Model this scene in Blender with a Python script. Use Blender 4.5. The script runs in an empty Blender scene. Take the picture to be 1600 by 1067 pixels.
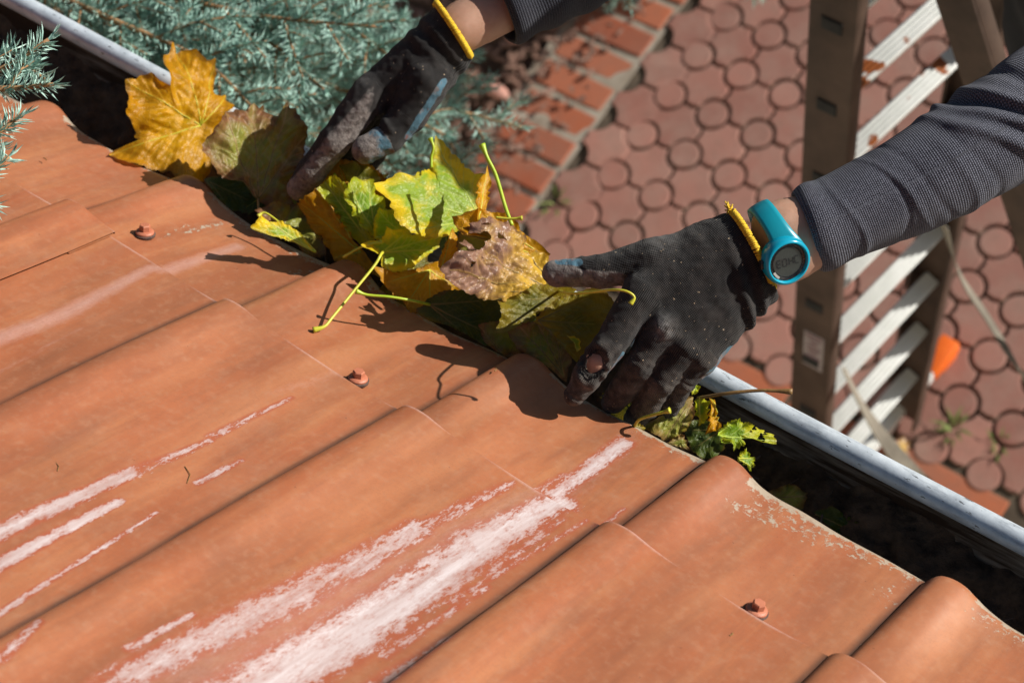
import bpy, bmesh, math, random
import numpy as np
from mathutils import Vector, Matrix, noise as mnoise

scene = bpy.context.scene
COL = scene.collection
rng = np.random.RandomState(7)
random.seed(7)

# ------------------------------------------------------------------ camera frame
# Vanishing points of the eave and of the tile ribs fix focal length and orientation.
F, CX, CY = 3000.0, 800.0, 533.5
e1 = np.array([-5300, -2883, 3000.]); e1 /= np.linalg.norm(e1)
e2 = np.array([2500, -1463, 3000.]); e2 -= e1*(e1@e2); e2 /= np.linalg.norm(e2)
nn = -np.cross(e1, e2)
PITCH = math.radians(38)
RW = np.array([-e1, e2*math.cos(PITCH)+nn*math.sin(PITCH), nn*math.cos(PITCH)-e2*math.sin(PITCH)])
EH = 2.362                                   # height of the roof reference point above the ground
def ray(px, py): return RW @ np.array([(px-CX)/F, (py-CY)/F, 1.0])
ORG = np.array([0, 0, EH])
CAM = ORG - ray(950, 838)*1.40
T = np.array([0, math.cos(PITCH), -math.sin(PITCH)])     # down the slope
N = np.array([0, math.sin(PITCH), math.cos(PITCH)])      # off the roof
XA = np.array([1., 0, 0])
def W(px, py, z):                            # a point seen at (px,py), z metres in front of the camera
    return CAM + ray(px, py)*z
def roofp(x, t, n=0.0): return ORG + XA*x + T*t + N*n
def roof_xt(px, py):
    r = ray(px, py); s = ((ORG-CAM)@N)/(r@N); p = CAM + r*s - ORG
    return p[0], p@T
def groundp(px, py, h=0.0):
    r = ray(px, py); s = (h-CAM[2])/r[2]; return CAM + r*s

cam_d = bpy.data.cameras.new('camera'); cam = bpy.data.objects.new('camera', cam_d); COL.objects.link(cam)
cam_d.sensor_width = 36; cam_d.lens = F/1600*36
m = Matrix.Identity(4)
for i in range(3):
    m[i][0] = RW[i, 0]; m[i][1] = -RW[i, 1]; m[i][2] = -RW[i, 2]; m[i][3] = CAM[i]
cam.matrix_world = m
cam_d.clip_start = 0.05; cam_d.clip_end = 500
cam_d.dof.use_dof = True; cam_d.dof.focus_distance = 1.49; cam_d.dof.aperture_fstop = 8.5
scene.camera = cam

# ------------------------------------------------------------------ light
SUN = np.array([0.579, 0.734, 0.353]); SUN /= np.linalg.norm(SUN)
world = bpy.data.worlds.new('World'); scene.world = world; world.use_nodes = True
wn = world.node_tree; bg = wn.nodes['Background']
sky = wn.nodes.new('ShaderNodeTexSky'); sky.sky_type = 'NISHITA'; sky.sun_disc = False
sky.sun_elevation = math.asin(SUN[2]); sky.sun_rotation = math.atan2(SUN[0], SUN[1])
wn.links.new(sky.outputs[0], bg.inputs[0]); bg.inputs[1].default_value = 0.05
sl = bpy.data.lights.new('sun', 'SUN'); sun = bpy.data.objects.new('sun', sl); COL.objects.link(sun)
sl.energy = 5.0; sl.angle = math.radians(0.5); sl.color = (1.0, 0.955, 0.88)
sun.rotation_euler = Vector(SUN).to_track_quat('Z', 'Y').to_euler()
sun.location = (0, 0, 6)
scene.view_settings.view_transform = 'Standard'; scene.view_settings.look = 'None'
scene.view_settings.exposure = 0.28; scene.view_settings.gamma = 1.0
scene.view_settings.use_curve_mapping = False
scene.render.engine = 'CYCLES'
scene.render.resolution_x = 1024; scene.render.resolution_y = 682

# ------------------------------------------------------------------ helpers
def tag(o, label=None, cat=None, group=None, kind=None):
    if label: o['label'] = label
    if cat: o['category'] = cat
    if group: o['group'] = group
    if kind: o['kind'] = kind
    return o
def empty(name, loc=(0, 0, 0), parent=None):
    o = bpy.data.objects.new(name, None); o.location = loc; o.empty_display_size = 0.05
    COL.objects.link(o)
    if parent: o.parent = parent
    return o
def inv(parent):                             # children are authored in world coordinates
    M = Matrix.Identity(4); p = parent
    while p is not None:
        M = Matrix.Translation(p.location) @ M; p = p.parent
    return M.inverted()
def obj(name, verts, faces, mat, parent=None, smooth=True, uv=None, attrs=None, auto=None):
    me = bpy.data.meshes.new(name)
    verts = np.asarray(verts, dtype=np.float64)
    if parent is not None:
        off = np.array(inv(parent).translation); verts = verts + off
    if isinstance(faces, np.ndarray):
        nf, k = faces.shape
        me.vertices.add(len(verts)); me.vertices.foreach_set('co', verts.astype(np.float32).ravel())
        me.loops.add(nf*k); me.loops.foreach_set('vertex_index', faces.astype(np.int32).ravel())
        me.polygons.add(nf); me.polygons.foreach_set('loop_start', np.arange(0, nf*k, k, dtype=np.int32))
        me.update(calc_edges=True)
    else:
        me.from_pydata([tuple(v) for v in verts], [], faces)
    if uv is not None:
        l = me.uv_layers.new(name='UVMap'); idx = np.empty(len(me.loops), np.int32)
        me.loops.foreach_get('vertex_index', idx); l.data.foreach_set('uv', np.asarray(uv, np.float32)[idx].ravel())
    for k, v in (attrs or {}).items():
        a = me.attributes.new(k, 'FLOAT', 'POINT'); a.data.foreach_set('value', np.asarray(v, np.float32))
    me.validate()
    if smooth: me.polygons.foreach_set('use_smooth', [True]*len(me.polygons))
    me.materials.append(mat)
    o = bpy.data.objects.new(name, me); COL.objects.link(o)
    if parent is not None: o.parent = parent
    if auto: me.set_sharp_from_angle(angle=math.radians(auto))
    return o
class MB:                                    # mesh buffer
    def __init__(s): s.v = []; s.f = []
    def add(s, v, f):
        b = len(s.v); s.v += [tuple(p) for p in v]; s.f += [tuple(i+b for i in q) for q in f]; return s
    def box(s, c, ax, hs, bev=0.0):          # centre, 3 axes (rows), half sizes
        c = np.array(c, float); ax = np.array(ax, float)
        if bev <= 0:
            v = [c + ax[0]*hs[0]*i + ax[1]*hs[1]*j + ax[2]*hs[2]*k for i in (-1, 1) for j in (-1, 1) for k in (-1, 1)]
            f = [(0, 1, 3, 2), (4, 6, 7, 5), (0, 4, 5, 1), (2, 3, 7, 6), (0, 2, 6, 4), (1, 5, 7, 3)]
            return s.add(v, f)
        bm = bmesh.new(); bmesh.ops.create_cube(bm, size=2)
        for q in bm.verts: q.co = Vector((q.co.x*hs[0], q.co.y*hs[1], q.co.z*hs[2]))
        bmesh.ops.bevel(bm, geom=bm.edges[:], offset=bev, segments=2, profile=0.5, affect='EDGES')
        bm.verts.index_update()
        v = [c + ax[0]*q.co.x + ax[1]*q.co.y + ax[2]*q.co.z for q in bm.verts]
        f = [[q.index for q in fa.verts] for fa in bm.faces]; bm.free()
        return s.add(v, f)
    def tube(s, pts, rad, n=10, cap=True):
        pts = [np.array(p, float) for p in pts]; k = len(pts)
        rad = [rad]*k if np.isscalar(rad) else rad
        t0 = pts[1]-pts[0]; t0 /= np.linalg.norm(t0)
        u = np.cross(t0, [0, 0, 1.]);
        if np.linalg.norm(u) < .1: u = np.cross(t0, [1., 0, 0])
        u /= np.linalg.norm(u); b = len(s.v)
        for i, p in enumerate(pts):
            t = pts[min(i+1, k-1)] - pts[max(i-1, 0)]; t /= max(np.linalg.norm(t), 1e-9)
            u = u - t*(u@t); u /= np.linalg.norm(u); w = np.cross(t, u)
            for j in range(n):
                a = 2*math.pi*j/n; s.v.append(tuple(p + rad[i]*(math.cos(a)*u + math.sin(a)*w)))
        for i in range(k-1):
            for j in range(n):
                s.f.append((b+i*n+j, b+i*n+(j+1) % n, b+(i+1)*n+(j+1) % n, b+(i+1)*n+j))
        if cap:
            s.f.append(tuple(b+j for j in range(n))[::-1]); s.f.append(tuple(b+(k-1)*n+j for j in range(n)))
        return s
    def lathe(s, c, ax, prof, n=20):         # prof: (radius, height) along ax[2]
        c = np.array(c, float); ax = np.array(ax, float); b = len(s.v)
        for r, h in prof:
            for j in range(n):
                a = 2*math.pi*j/n; s.v.append(tuple(c + ax[0]*r*math.cos(a) + ax[1]*r*math.sin(a) + ax[2]*h))
        for i in range(len(prof)-1):
            for j in range(n):
                s.f.append((b+i*n+j, b+i*n+(j+1) % n, b+(i+1)*n+(j+1) % n, b+(i+1)*n+j))
        s.f.append(tuple(b+j for j in range(n))[::-1]); s.f.append(tuple(b+(len(prof)-1)*n+j for j in range(n)))
        return s
    def build(s, name, mat, parent=None, smooth=False, auto=None):
        return obj(name, s.v, s.f, mat, parent, smooth or auto is not None, auto=auto)
def spline(pts, n):                          # Catmull-Rom through the points
    P = np.array(pts, float); P = np.vstack([2*P[0]-P[1], P, 2*P[-1]-P[-2]]); out = []
    k = len(P)-3
    for i in range(n+1):
        u = i/n*k; j = min(int(u), k-1); f = u-j
        a, b, c, d = P[j:j+4]
        out.append(.5*((2*b)+(c-a)*f+(2*a-5*b+4*c-d)*f*f+(3*b-a-3*c+d)*f**3))
    return np.array(out)
def smin(a, b, k):
    h = np.clip(.5+.5*(b-a)/k, 0, 1); return b*(1-h)+a*h-k*h*(1-h)
def sdf_mesh(fn, lo, hi, h):                 # naive surface nets
    lo = np.array(lo, float); hi = np.array(hi, float)
    n = np.ceil((hi-lo)/h).astype(int)+1
    g = np.meshgrid(*[lo[i]+h*np.arange(n[i]) for i in range(3)], indexing='ij')
    D = fn(g[0].astype(np.float32), g[1].astype(np.float32), g[2].astype(np.float32))
    sgn = D < 0; c = np.zeros(n-1, np.int8)
    for i in (0, 1):
        for j in (0, 1):
            for k in (0, 1): c += sgn[i:n[0]-1+i, j:n[1]-1+j, k:n[2]-1+k]
    act = (c > 0) & (c < 8); ids = -np.ones(act.shape, np.int64); I = np.argwhere(act); ids[act] = np.arange(len(I))
    acc = np.zeros((len(I), 3)); cnt = np.zeros(len(I))
    cor = [(i, j, k) for i in (0, 1) for j in (0, 1) for k in (0, 1)]
    val = {q: D[I[:, 0]+q[0], I[:, 1]+q[1], I[:, 2]+q[2]] for q in cor}
    for a in cor:
        for d in range(3):
            if a[d] == 0:
                b = list(a); b[d] = 1; b = tuple(b); va, vb = val[a], val[b]
                cr = (va < 0) != (vb < 0); t = np.where(cr, va/np.where(va == vb, 1, va-vb), 0)
                p = np.zeros((len(I), 3)); p[:] = a; p[:, d] = t
                acc[cr] += p[cr]; cnt[cr] += 1
    V = lo + h*(I + acc/cnt[:, None])
    faces = []
    for d in range(3):
        o = [(d+1) % 3, (d+2) % 3]
        sl0 = [slice(None)]*3; sl1 = [slice(None)]*3; sl0[d] = slice(0, n[d]-1); sl1[d] = slice(1, n[d])
        cr = sgn[tuple(sl0)] != sgn[tuple(sl1)]
        E = np.argwhere(cr); E = E[(E[:, o[0]] > 0) & (E[:, o[1]] > 0) & (E[:, o[0]] < n[o[0]]-1) & (E[:, o[1]] < n[o[1]]-1)]
        if not len(E): continue
        flip = sgn[E[:, 0], E[:, 1], E[:, 2]]
        q = []
        for da, db in ((-1, -1), (0, -1), (0, 0), (-1, 0)):
            F_ = E.copy(); F_[:, o[0]] += da; F_[:, o[1]] += db; q.append(ids[F_[:, 0], F_[:, 1], F_[:, 2]])
        q = np.stack(q, 1); q[~flip] = q[~flip][:, ::-1]; faces.append(q)
    return V, np.vstack(faces)
def cone_d(X, Y, Z, a, b, ra, rb):           # round cone distance
    a = np.array(a, float); b = np.array(b, float); ba = b-a; L = float(ba@ba)
    px, py, pz = X-a[0], Y-a[1], Z-a[2]
    t = np.clip((px*ba[0]+py*ba[1]+pz*ba[2])/max(L, 1e-12), 0, 1)
    return np.sqrt((px-t*ba[0])**2+(py-t*ba[1])**2+(pz-t*ba[2])**2)-(ra+(rb-ra)*t)
def nz(p, s=1.0, seed=0.0):                  # vectorised-ish smooth noise from sines
    x, y, z = (p[:, 0]+seed)*s, (p[:, 1]+seed*1.7)*s, (p[:, 2]-seed)*s
    return (np.sin(x*1.7+2.1*np.sin(y*1.3+z))+np.sin(y*2.3+1.7*np.sin(z*1.9-x))+np.sin(z*2.9+1.3*np.sin(x*2.1+y*.7)))/3

# ------------------------------------------------------------------ materials
class NT:
    def __init__(s, name):
        s.m = bpy.data.materials.new(name); s.m.use_nodes = True; s.t = s.m.node_tree
        s.b = s.t.nodes['Principled BSDF']; s.o = s.t.nodes['Material Output']
    def n(s, typ, **kw):
        q = s.t.nodes.new('ShaderNode'+typ)
        for k, v in kw.items():
            if k.startswith('i_'): 
                key = k[2:]; key = int(key) if key.isdigit() else key.replace('_', ' ')
                s.set(q.inputs[key], v)
            else: setattr(q, k, v)
        return q
    def set(s, sock, v):
        if hasattr(v, 'is_output') or isinstance(v, bpy.types.NodeSocket): s.t.links.new(v, sock)
        else: sock.default_value = v
    def tc(s, kind='Object'): return s.n('TexCoord').outputs[kind]
    def map(s, vec, scale=(1, 1, 1), rot=(0, 0, 0)):
        return s.n('Mapping', i_Vector=vec, i_Scale=scale, i_Rotation=rot).outputs[0]
    def noise(s, vec, scale, detail=4, rough=.5, out=0):
        return s.n('TexNoise', i_Vector=vec, i_Scale=scale, i_Detail=detail, i_Roughness=rough).outputs[out]
    def ramp(s, fac, stops):
        q = s.n('ValToRGB', i_Fac=fac); e = q.color_ramp.elements
        while len(e) < len(stops): e.new(.5)
        for x, (p, c) in zip(e, stops): x.position = p; x.color = (*c, 1) if len(c) == 3 else c
        return q.outputs[0]
    def mix(s, fac, a, b, bt='MIX'):
        q = s.n('Mix', data_type='RGBA', blend_type=bt); s.set(q.inputs[0], fac)
        for k, v in ((6, a), (7, b)): s.set(q.inputs[k], (*v, 1) if isinstance(v, tuple) and len(v) == 3 else v)
        return q.outputs[2]
    def math(s, op, a, b=0.0, c=None, clamp=False):
        q = s.n('Math', operation=op, use_clamp=clamp); s.set(q.inputs[0], a); s.set(q.inputs[1], b)
        if c is not None: s.set(q.inputs[2], c)
        return q.outputs[0]
    def attr(s, name): return s.n('Attribute', attribute_name=name).outputs['Fac']
    def bump(s, h, strength=.3, dist=.001, nrm=None):
        q = s.n('Bump', i_Height=h, i_Strength=strength, i_Distance=dist)
        if nrm is not None: s.set(q.inputs['Normal'], nrm)
        return q.outputs[0]
    def P(s, **kw):
        for k, v in kw.items():
            v = (*v, 1) if isinstance(v, tuple) and len(v) == 3 and k != 'Subsurface_Radius' else v
            s.set(s.b.inputs[k.replace('_', ' ')], v)
        return s.m
def cr(a, b): return [(a, (0, 0, 0)), (b, (1, 1, 1))]

def simple(name, c1, c2, scale, rough=.7, bump=.2, bscale=None, metal=0.0, dist=.001, spec=.5):
    t = NT(name); v = t.tc(); a = t.noise(v, scale, 5, .6)
    t.P(Base_Color=t.mix(t.ramp(a, cr(.3, .7)), c1, c2), Roughness=rough, Metallic=metal, Specular_IOR_Level=spec)
    if bump: t.P(Normal=t.bump(t.noise(v, bscale or scale*4, 5, .6), bump, dist))
    return t.m

def mat_tile():
    t = NT('terracotta_coated_metal'); v = t.tc()
    low = t.noise(v, 9, 5, .6); fine = t.noise(v, 160, 4, .65)
    sv = t.map(v, (38, 4.0, 4.0)); streak = t.noise(sv, 1.0, 6, .6)
    base = t.mix(t.ramp(low, cr(.3, .72)), (.33, .095, .038), (.43, .145, .062))
    base = t.mix(t.math('MULTIPLY', t.ramp(streak, cr(.48, .72)), .75), base, (.47, .20, .085))
    base = t.mix(t.math('MULTIPLY', t.ramp(t.noise(t.map(v, (60, 9, 9)), 1, 6, .7), cr(.46, .72)), .6), base, (.22, .085, .045))
    dust = t.ramp(t.noise(v, 22, 8, .75), cr(.5, .8))
    base = t.mix(t.math('MULTIPLY', dust, .32), base, (.40, .25, .17))
    rnd = t.n('ObjectInfo').outputs['Random']
    base = t.mix(t.math('MULTIPLY', rnd, .18), base, (.40, .16, .09))
    big = t.ramp(t.noise(t.map(v, (11, 3.2, 3.2)), 1.0, 4, .6), cr(.42, .66)); base = t.mix(t.math('MULTIPLY', big, .55), base, (.215, .078, .036))
    big2 = t.ramp(t.noise(t.map(v, (14, 2.6, 2.6), (.3, 0, 0)), 1.0, 4, .6), cr(.52, .70)); base = t.mix(t.math('MULTIPLY', big2, .5), base, (.54, .225, .105))
    # worn bare paint (red) under and around the chalky white streaks
    wv = t.math('MULTIPLY', t.attr('wear'), t.ramp(t.noise(t.map(v, (60, 26, 26)), 1.0, 4, .65), [(.30, (.62, .62, .62)), (.52, (1, 1, 1))])); sp = t.noise(t.map(v, (230, 85, 85)), 1.0, 10, .75); sp2 = t.noise(t.map(v, (620, 330, 330)), 1.0, 5, .6)
    spm = t.math('ADD', t.math('MULTIPLY', sp, .72), t.math('MULTIPLY', sp2, .28))
    redm = t.ramp(t.math('ADD', wv, t.math('MULTIPLY', t.math('SUBTRACT', low, .5), .4)), cr(.22, .5))
    base = t.mix(t.math('MULTIPLY', redm, .75), base, (.36, .085, .042))
    wm = t.math('SUBTRACT', t.math('ADD', wv, t.math('MULTIPLY', t.math('SUBTRACT', spm, .5), 2.9)), .56)
    white = t.ramp(wm, [(0.0, (0, 0, 0)), (.10, (.42, .42, .42)), (.55, (.9, .9, .9))])
    soft = t.attr('chalk_edge_light')
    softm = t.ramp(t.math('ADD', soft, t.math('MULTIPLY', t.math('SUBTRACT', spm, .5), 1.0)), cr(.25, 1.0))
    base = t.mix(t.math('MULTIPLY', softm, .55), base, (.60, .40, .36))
    base = t.mix(t.math('MULTIPLY', t.ramp(t.noise(v, 520, 3, .7), cr(.45, .75)), .28), base, (.20, .085, .05))
    base = t.mix(t.math('MULTIPLY', t.ramp(t.noise(v, 130, 6, .75), cr(.50, .78)), .35), base, (.50, .28, .17))
    base = t.mix(white, base, t.mix(t.ramp(t.noise(t.map(v, (95, 7, 7)), 1, 7, .65), cr(.35, .65)), (.46, .33, .31), (.68, .62, .63)))
    # grey lichen crust along the eave edge
    lv = t.attr('lichen'); ln = t.noise(v, 210, 6, .7)
    lm = t.ramp(t.math('SUBTRACT', t.math('ADD', lv, t.math('MULTIPLY', t.math('SUBTRACT', ln, .5), 2.0)), .55), cr(0, .12))
    base = t.mix(t.math('MULTIPLY', lm, .85), base, t.mix(ln, (.24, .20, .14), (.52, .46, .37)))
    gr = t.ramp(t.noise(v, 45, 7, .8), cr(.60, .80)); base = t.mix(t.math('MULTIPLY', gr, .35), base, (.16, .085, .055))
    spots = t.ramp(t.noise(v, 330, 2, .5), cr(.74, .80)); base = t.mix(t.math('MULTIPLY', spots, .6), base, (.07, .035, .025))
    foldv = t.attr('fold_shade'); base = t.mix(t.math('MULTIPLY', foldv, t.ramp(t.noise(t.map(v, (120, 12, 12)), 1, 5, .6), [(0.25, (.6, .6, .6)), (.6, (1, 1, 1))])), base, (.035, .024, .020))
    h = t.math('ADD', t.math('MULTIPLY', fine, .25), t.math('ADD', t.math('MULTIPLY', white, .5), t.math('MULTIPLY', lm, 1.2)))
    t.P(Base_Color=base, Roughness=t.math('ADD', .33, t.math('MULTIPLY', t.noise(v, 60, 5, .6), .22)), Specular_IOR_Level=.5,
        Normal=t.bump(h, .35, .0008, t.bump(t.noise(v, 14, 3, .5), .25, .006)))
    return t.m

def mat_leaf(name, c_mid, c_edge, c_spot, vein, mid=(.2, .8), spot=.35, trans=.45, rough=.45, brown_edge=.5, back=None):
    t = NT(name); uv = t.n('UVMap').outputs[0]; rnd = t.n('ObjectInfo').outputs['Random']
    off = t.n('CombineXYZ', i_X=t.math('MULTIPLY', rnd, 31.0), i_Y=t.math('MULTIPLY', rnd, 17.0)).outputs[0]
    u = t.n('VectorMath', operation='ADD', i_0=uv, i_1=off).outputs[0]
    big = t.noise(u, 2.6, 5, .6); med = t.noise(u, 7, 6, .65); fine = t.noise(u, 45, 4, .6)
    rad = t.attr('rad'); edge = t.attr('edge')
    f = t.math('ADD', rad, t.math('MULTIPLY', t.math('SUBTRACT', big, .5), 1.6))
    f = t.math('ADD', f, t.math('MULTIPLY', t.math('SUBTRACT', med, .5), .7))
    c = t.mix(t.ramp(f, cr(*mid)), c_mid, c_edge)
    s = t.ramp(t.noise(u, 5.2, 8, .75), cr(.56, .70))
    c = t.mix(t.math('MULTIPLY', s, spot), c, c_spot)
    s2 = t.ramp(t.noise(u, 19, 5, .7), cr(.66, .72)); c = t.mix(t.math('MULTIPLY', s2, .55), c, (.09, .045, .02))
    em = t.ramp(t.math('ADD', edge, t.math('MULTIPLY', t.math('SUBTRACT', med, .5), .55)), cr(.93, 1.05))
    c = t.mix(t.math('MULTIPLY', em, brown_edge), c, (.13, .055, .02))
    c = t.mix(t.math('MULTIPLY', t.math('SUBTRACT', fine, .5), .5), c, (.35, .30, .05))
    vn = t.attr('vein'); c = t.mix(t.math('MULTIPLY', vn, .75), c, vein)
    ret = t.n('TexVoronoi', feature='DISTANCE_TO_EDGE', i_Vector=u, i_Scale=26.0).outputs['Distance']
    retm = t.ramp(ret, cr(.0, .10))
    nrm = t.bump(t.math('ADD', t.math('MULTIPLY', fine, .4), t.math('ADD', t.math('MULTIPLY', retm, .5), t.math('MULTIPLY', vn, -.6))), .5, .0007)
    t.P(Base_Color=c, Roughness=rough, Normal=nrm, Specular_IOR_Level=.45)
    tr = t.n('BsdfTranslucent', i_Color=t.mix(.5, c, t.mix(1.0, c, (1.5, 1.35, .6), 'MULTIPLY')), i_Normal=nrm)
    mx = t.n('MixShader', i_0=trans); t.t.links.new(t.b.outputs[0], mx.inputs[1]); t.t.links.new(tr.outputs[0], mx.inputs[2])
    t.t.links.new(mx.outputs[0], t.o.inputs[0])
    return t.m

def mat_glove():
    t = NT('black_knit_glove'); v = t.tc(); uv = t.n('UVMap').outputs[0]
    # u runs round the finger in mm, v along it in mm
    sx = t.n('SeparateXYZ', i_0=uv)
    ru = t.math('SINE', t.math('MULTIPLY', sx.outputs[0], 2*math.pi/1.5))
    rv = t.math('SINE', t.math('MULTIPLY', sx.outputs[1], 2*math.pi/1.4))
    knit = t.math('ADD', t.math('MULTIPLY', ru, .75), t.math('MULTIPLY', rv, .30))
    wear = t.noise(v, 55, 6, .65); fz = t.noise(v, 900, 2, .5)
    c = t.mix(t.ramp(knit, cr(-1.1, 1.1)), (.007, .0065, .0065), (.052, .048, .047))
    c = t.mix(t.math('MULTIPLY', t.ramp(wear, cr(.45, .75)), .55), c, (.075, .062, .055))
    dirt = t.attr('dirt')
    dm = t.ramp(t.math('ADD', dirt, t.math('MULTIPLY', t.math('SUBTRACT', wear, .5), 1.2)), cr(.3, 1.0))
    c = t.mix(t.math('MULTIPLY', dm, .85), c, t.mix(t.ramp(t.noise(v, 120, 5, .6), cr(.4, .6)), (.060, .048, .040), (.16, .135, .115)))
    fl = t.ramp(t.noise(v, 420, 1, .5), cr(.74, .77)); c = t.mix(fl, c, (.40, .30, .20))
    pale = t.attr('pale'); c = t.mix(t.math('MULTIPLY', t.math('MULTIPLY', pale, .6), t.ramp(t.noise(v, 160, 5, .7), cr(.35, .6))), c, (.38, .37, .36))
    coat = t.attr('coat'); cm = t.ramp(t.math('ADD', coat, t.math('MULTIPLY', t.math('SUBTRACT', t.noise(v, 75, 6, .7), .5), 1.1)), cr(.38, .72))
    c = t.mix(cm, c, t.mix(t.ramp(t.noise(v, 150, 5, .7), cr(.35, .65)), (.080, .066, .060), (.26, .225, .205)))
    blue = t.attr('blue')
    bm = t.ramp(t.math('ADD', blue, t.math('MULTIPLY', t.math('SUBTRACT', t.noise(v, 90, 5, .7), .5), .9)), cr(.45, .62))
    bc = t.mix(t.ramp(t.noise(v, 70, 4, .6), cr(.52, .64)), (.075, .16, .215), (.20, .165, .155))
    bc = t.mix(t.ramp(t.noise(v, 60, 3, .5), cr(.60, .66)), bc, (.20, .08, .065))
    c = t.mix(bm, c, bc)
    bm = t.math('MAXIMUM', bm, cm)
    h = t.math('ADD', t.math('MULTIPLY', knit, t.math('SUBTRACT', .55, t.math('MULTIPLY', bm, .5))), t.math('ADD', t.math('MULTIPLY', fz, .5), t.math('MULTIPLY', bm, t.noise(v, 480, 3, .6))))
    t.P(Base_Color=c, Roughness=t.math('SUBTRACT', .88, t.math('MULTIPLY', bm, .3)), Specular_IOR_Level=.25, Sheen_Weight=.08,
        Normal=t.bump(h, .75, .0007, t.bump(t.noise(v, 130, 5, .65), .5, .0026)))
    return t.m

def mat_knit(name, a, b, pu, pv, str_=.7):
    t = NT(name); uv = t.n('UVMap').outputs[0]; v = t.tc(); sx = t.n('SeparateXYZ', i_0=uv)
    row = t.math('MODULO', t.math('FLOOR', t.math('MULTIPLY', sx.outputs[1], 1/pv)), 2)
    ru = t.math('SINE', t.math('ADD', t.math('MULTIPLY', sx.outputs[0], 2*math.pi/pu), t.math('MULTIPLY', row, math.pi*.5)))
    rv = t.math('SINE', t.math('MULTIPLY', sx.outputs[1], 2*math.pi/pv))
    k = t.math('ADD', t.math('MULTIPLY', ru, .5), t.math('MULTIPLY', rv, .5))
    c = t.mix(t.ramp(k, cr(-.6, .8)), a, b)
    c = t.mix(t.math('MULTIPLY', t.ramp(t.noise(v, 600, 3, .6), cr(.4, .7)), .3), c, tuple(min(1, q*1.7) for q in b))
    t.P(Base_Color=c, Roughness=.9, Specular_IOR_Level=.2, Sheen_Weight=.12, Normal=t.bump(k, str_, .0009))
    return t.m

M = {}
M['tile'] = mat_tile()
M['screw'] = simple('screw_paint', (.42, .13, .07), (.50, .18, .10), 90, .5, .3)
M['rubber'] = simple('rubber_washer', (.05, .03, .025), (.13, .07, .05), 200, .8, .5)
t = NT('zinc_rim'); v = t.tc()
sc = t.ramp(t.noise(t.map(v, (30, 160, 160)), 1, 7, .75), cr(.52, .72))
c = t.mix(t.ramp(t.noise(v, 35, 6, .7), cr(.3, .7)), (.42, .48, .54), (.72, .79, .86)); c = t.mix(t.math('MULTIPLY', sc, .7), c, (.20, .23, .27))
c = t.mix(t.ramp(t.noise(t.map(v, (.6, 2.0, 2.0)), 110, 4, .65), cr(.62, .66)), c, (.10, .11, .12))
t.P(Base_Color=c, Roughness=.42, Metallic=.15, Specular_IOR_Level=.6, Normal=t.bump(t.noise(v, 120, 6, .7), .25, .001)); M['zinc'] = t.m
t = NT('gutter_inside'); v = t.tc()
wl = t.ramp(t.noise(t.map(v, (4, 40, 40)), 1, 6, .65), cr(.45, .6))
t.P(Base_Color=t.mix(wl, (.045, .028, .018), (.30, .26, .21)), Roughness=.85, Specular_IOR_Level=.12, Normal=t.bump(t.noise(v, 80, 6, .7), .6, .002)); M['gutter_in'] = t.m
M['mud'] = simple('gutter_mud', (.022, .013, .008), (.15, .095, .058), 60, .6, .9, 120, dist=.004, spec=.25)
M['skin'] = simple('skin', (.44, .235, .155), (.52, .30, .21), 60, .5, .3, 260, dist=.0006)
M['skin'].node_tree.nodes['Principled BSDF'].inputs['Subsurface Weight'].default_value = .06
M['glove'] = mat_glove()
M['band'] = simple('yellow_cuff_yarn', (.62, .37, .015), (.80, .56, .03), 300, .8, .8, 900)
t = NT('grey_waffle_knit'); M['sleeve'] = mat_knit('grey_waffle_knit', (.022, .024, .036), (.165, .172, .215), 2.0, 1.7, .7)
M['shirt_shaded'] = mat_knit('shaded_waffle_knit', (.012, .013, .02), (.05, .052, .07), 1.75, 2.0)  # darker copy of the sleeve knit, body shade put into the colour
M['trousers'] = simple('dark_trousers', (.010, .010, .012), (.022, .022, .026), 40, .9, .4, 400)
M['hair'] = simple('dark_hair', (.02, .012, .008), (.05, .03, .02), 120, .6, .8, 500)
M['eye'] = simple('eye', (.7, .68, .65), (.75, .73, .7), 30, .2, 0)
M['lip'] = simple('lip', (.40, .16, .12), (.45, .19, .14), 60, .5, .1)
M['shoe'] = simple('shoe_leather', (.03, .02, .015), (.06, .04, .03), 40, .6, .3)
M['cyan'] = simple('cyan_watch_plastic', (.004, .30, .45), (.006, .34, .50), 20, .22, .04, 200)
M['cyan2'] = simple('teal_rubber_strap', (.006, .25, .33), (.008, .29, .38), 20, .32, .05, 200)
M['lcd'] = simple('lcd_screen', (.042, .050, .046), (.060, .068, .062), 30, .35, 0)
M['digit'] = simple('lcd_digit', (.008, .010, .012), (.012, .015, .018), 30, .5, 0)
M['dark_ring'] = simple('dark_bezel', (.008, .008, .010), (.02, .02, .022), 60, .18, 0)
t = NT('watch_glass'); t.P(Base_Color=(.9, .95, .95), Roughness=.03, Transmission_Weight=1.0, IOR=1.3, Alpha=.35); M['glass'] = t.m
t = NT('aluminium_bright'); v = t.tc()
c = t.mix(t.ramp(t.noise(v, 30, 6, .7), cr(.3, .7)), (.70, .72, .69), (.82, .83, .81))
st = t.ramp(t.noise(v, 22, 3, .5), cr(.59, .62)); sz = t.n('SeparateXYZ', i_0=v)
c = t.mix(t.math('MULTIPLY', st, t.math('GREATER_THAN', sz.outputs[2], 1.0)), c, (.34, .10, .025))
t.P(Base_Color=c, Roughness=.40, Metallic=.15, Normal=t.bump(t.noise(v, 90, 5, .6), .15, .001)); M['alu'] = t.m
M['rail'] = simple('shaded_aluminium', (.048, .027, .018), (.105, .064, .045), 14, .6, .25, 60, metal=.15)  # rails dark and brown: shade and paver bounce put into the colour
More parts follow.
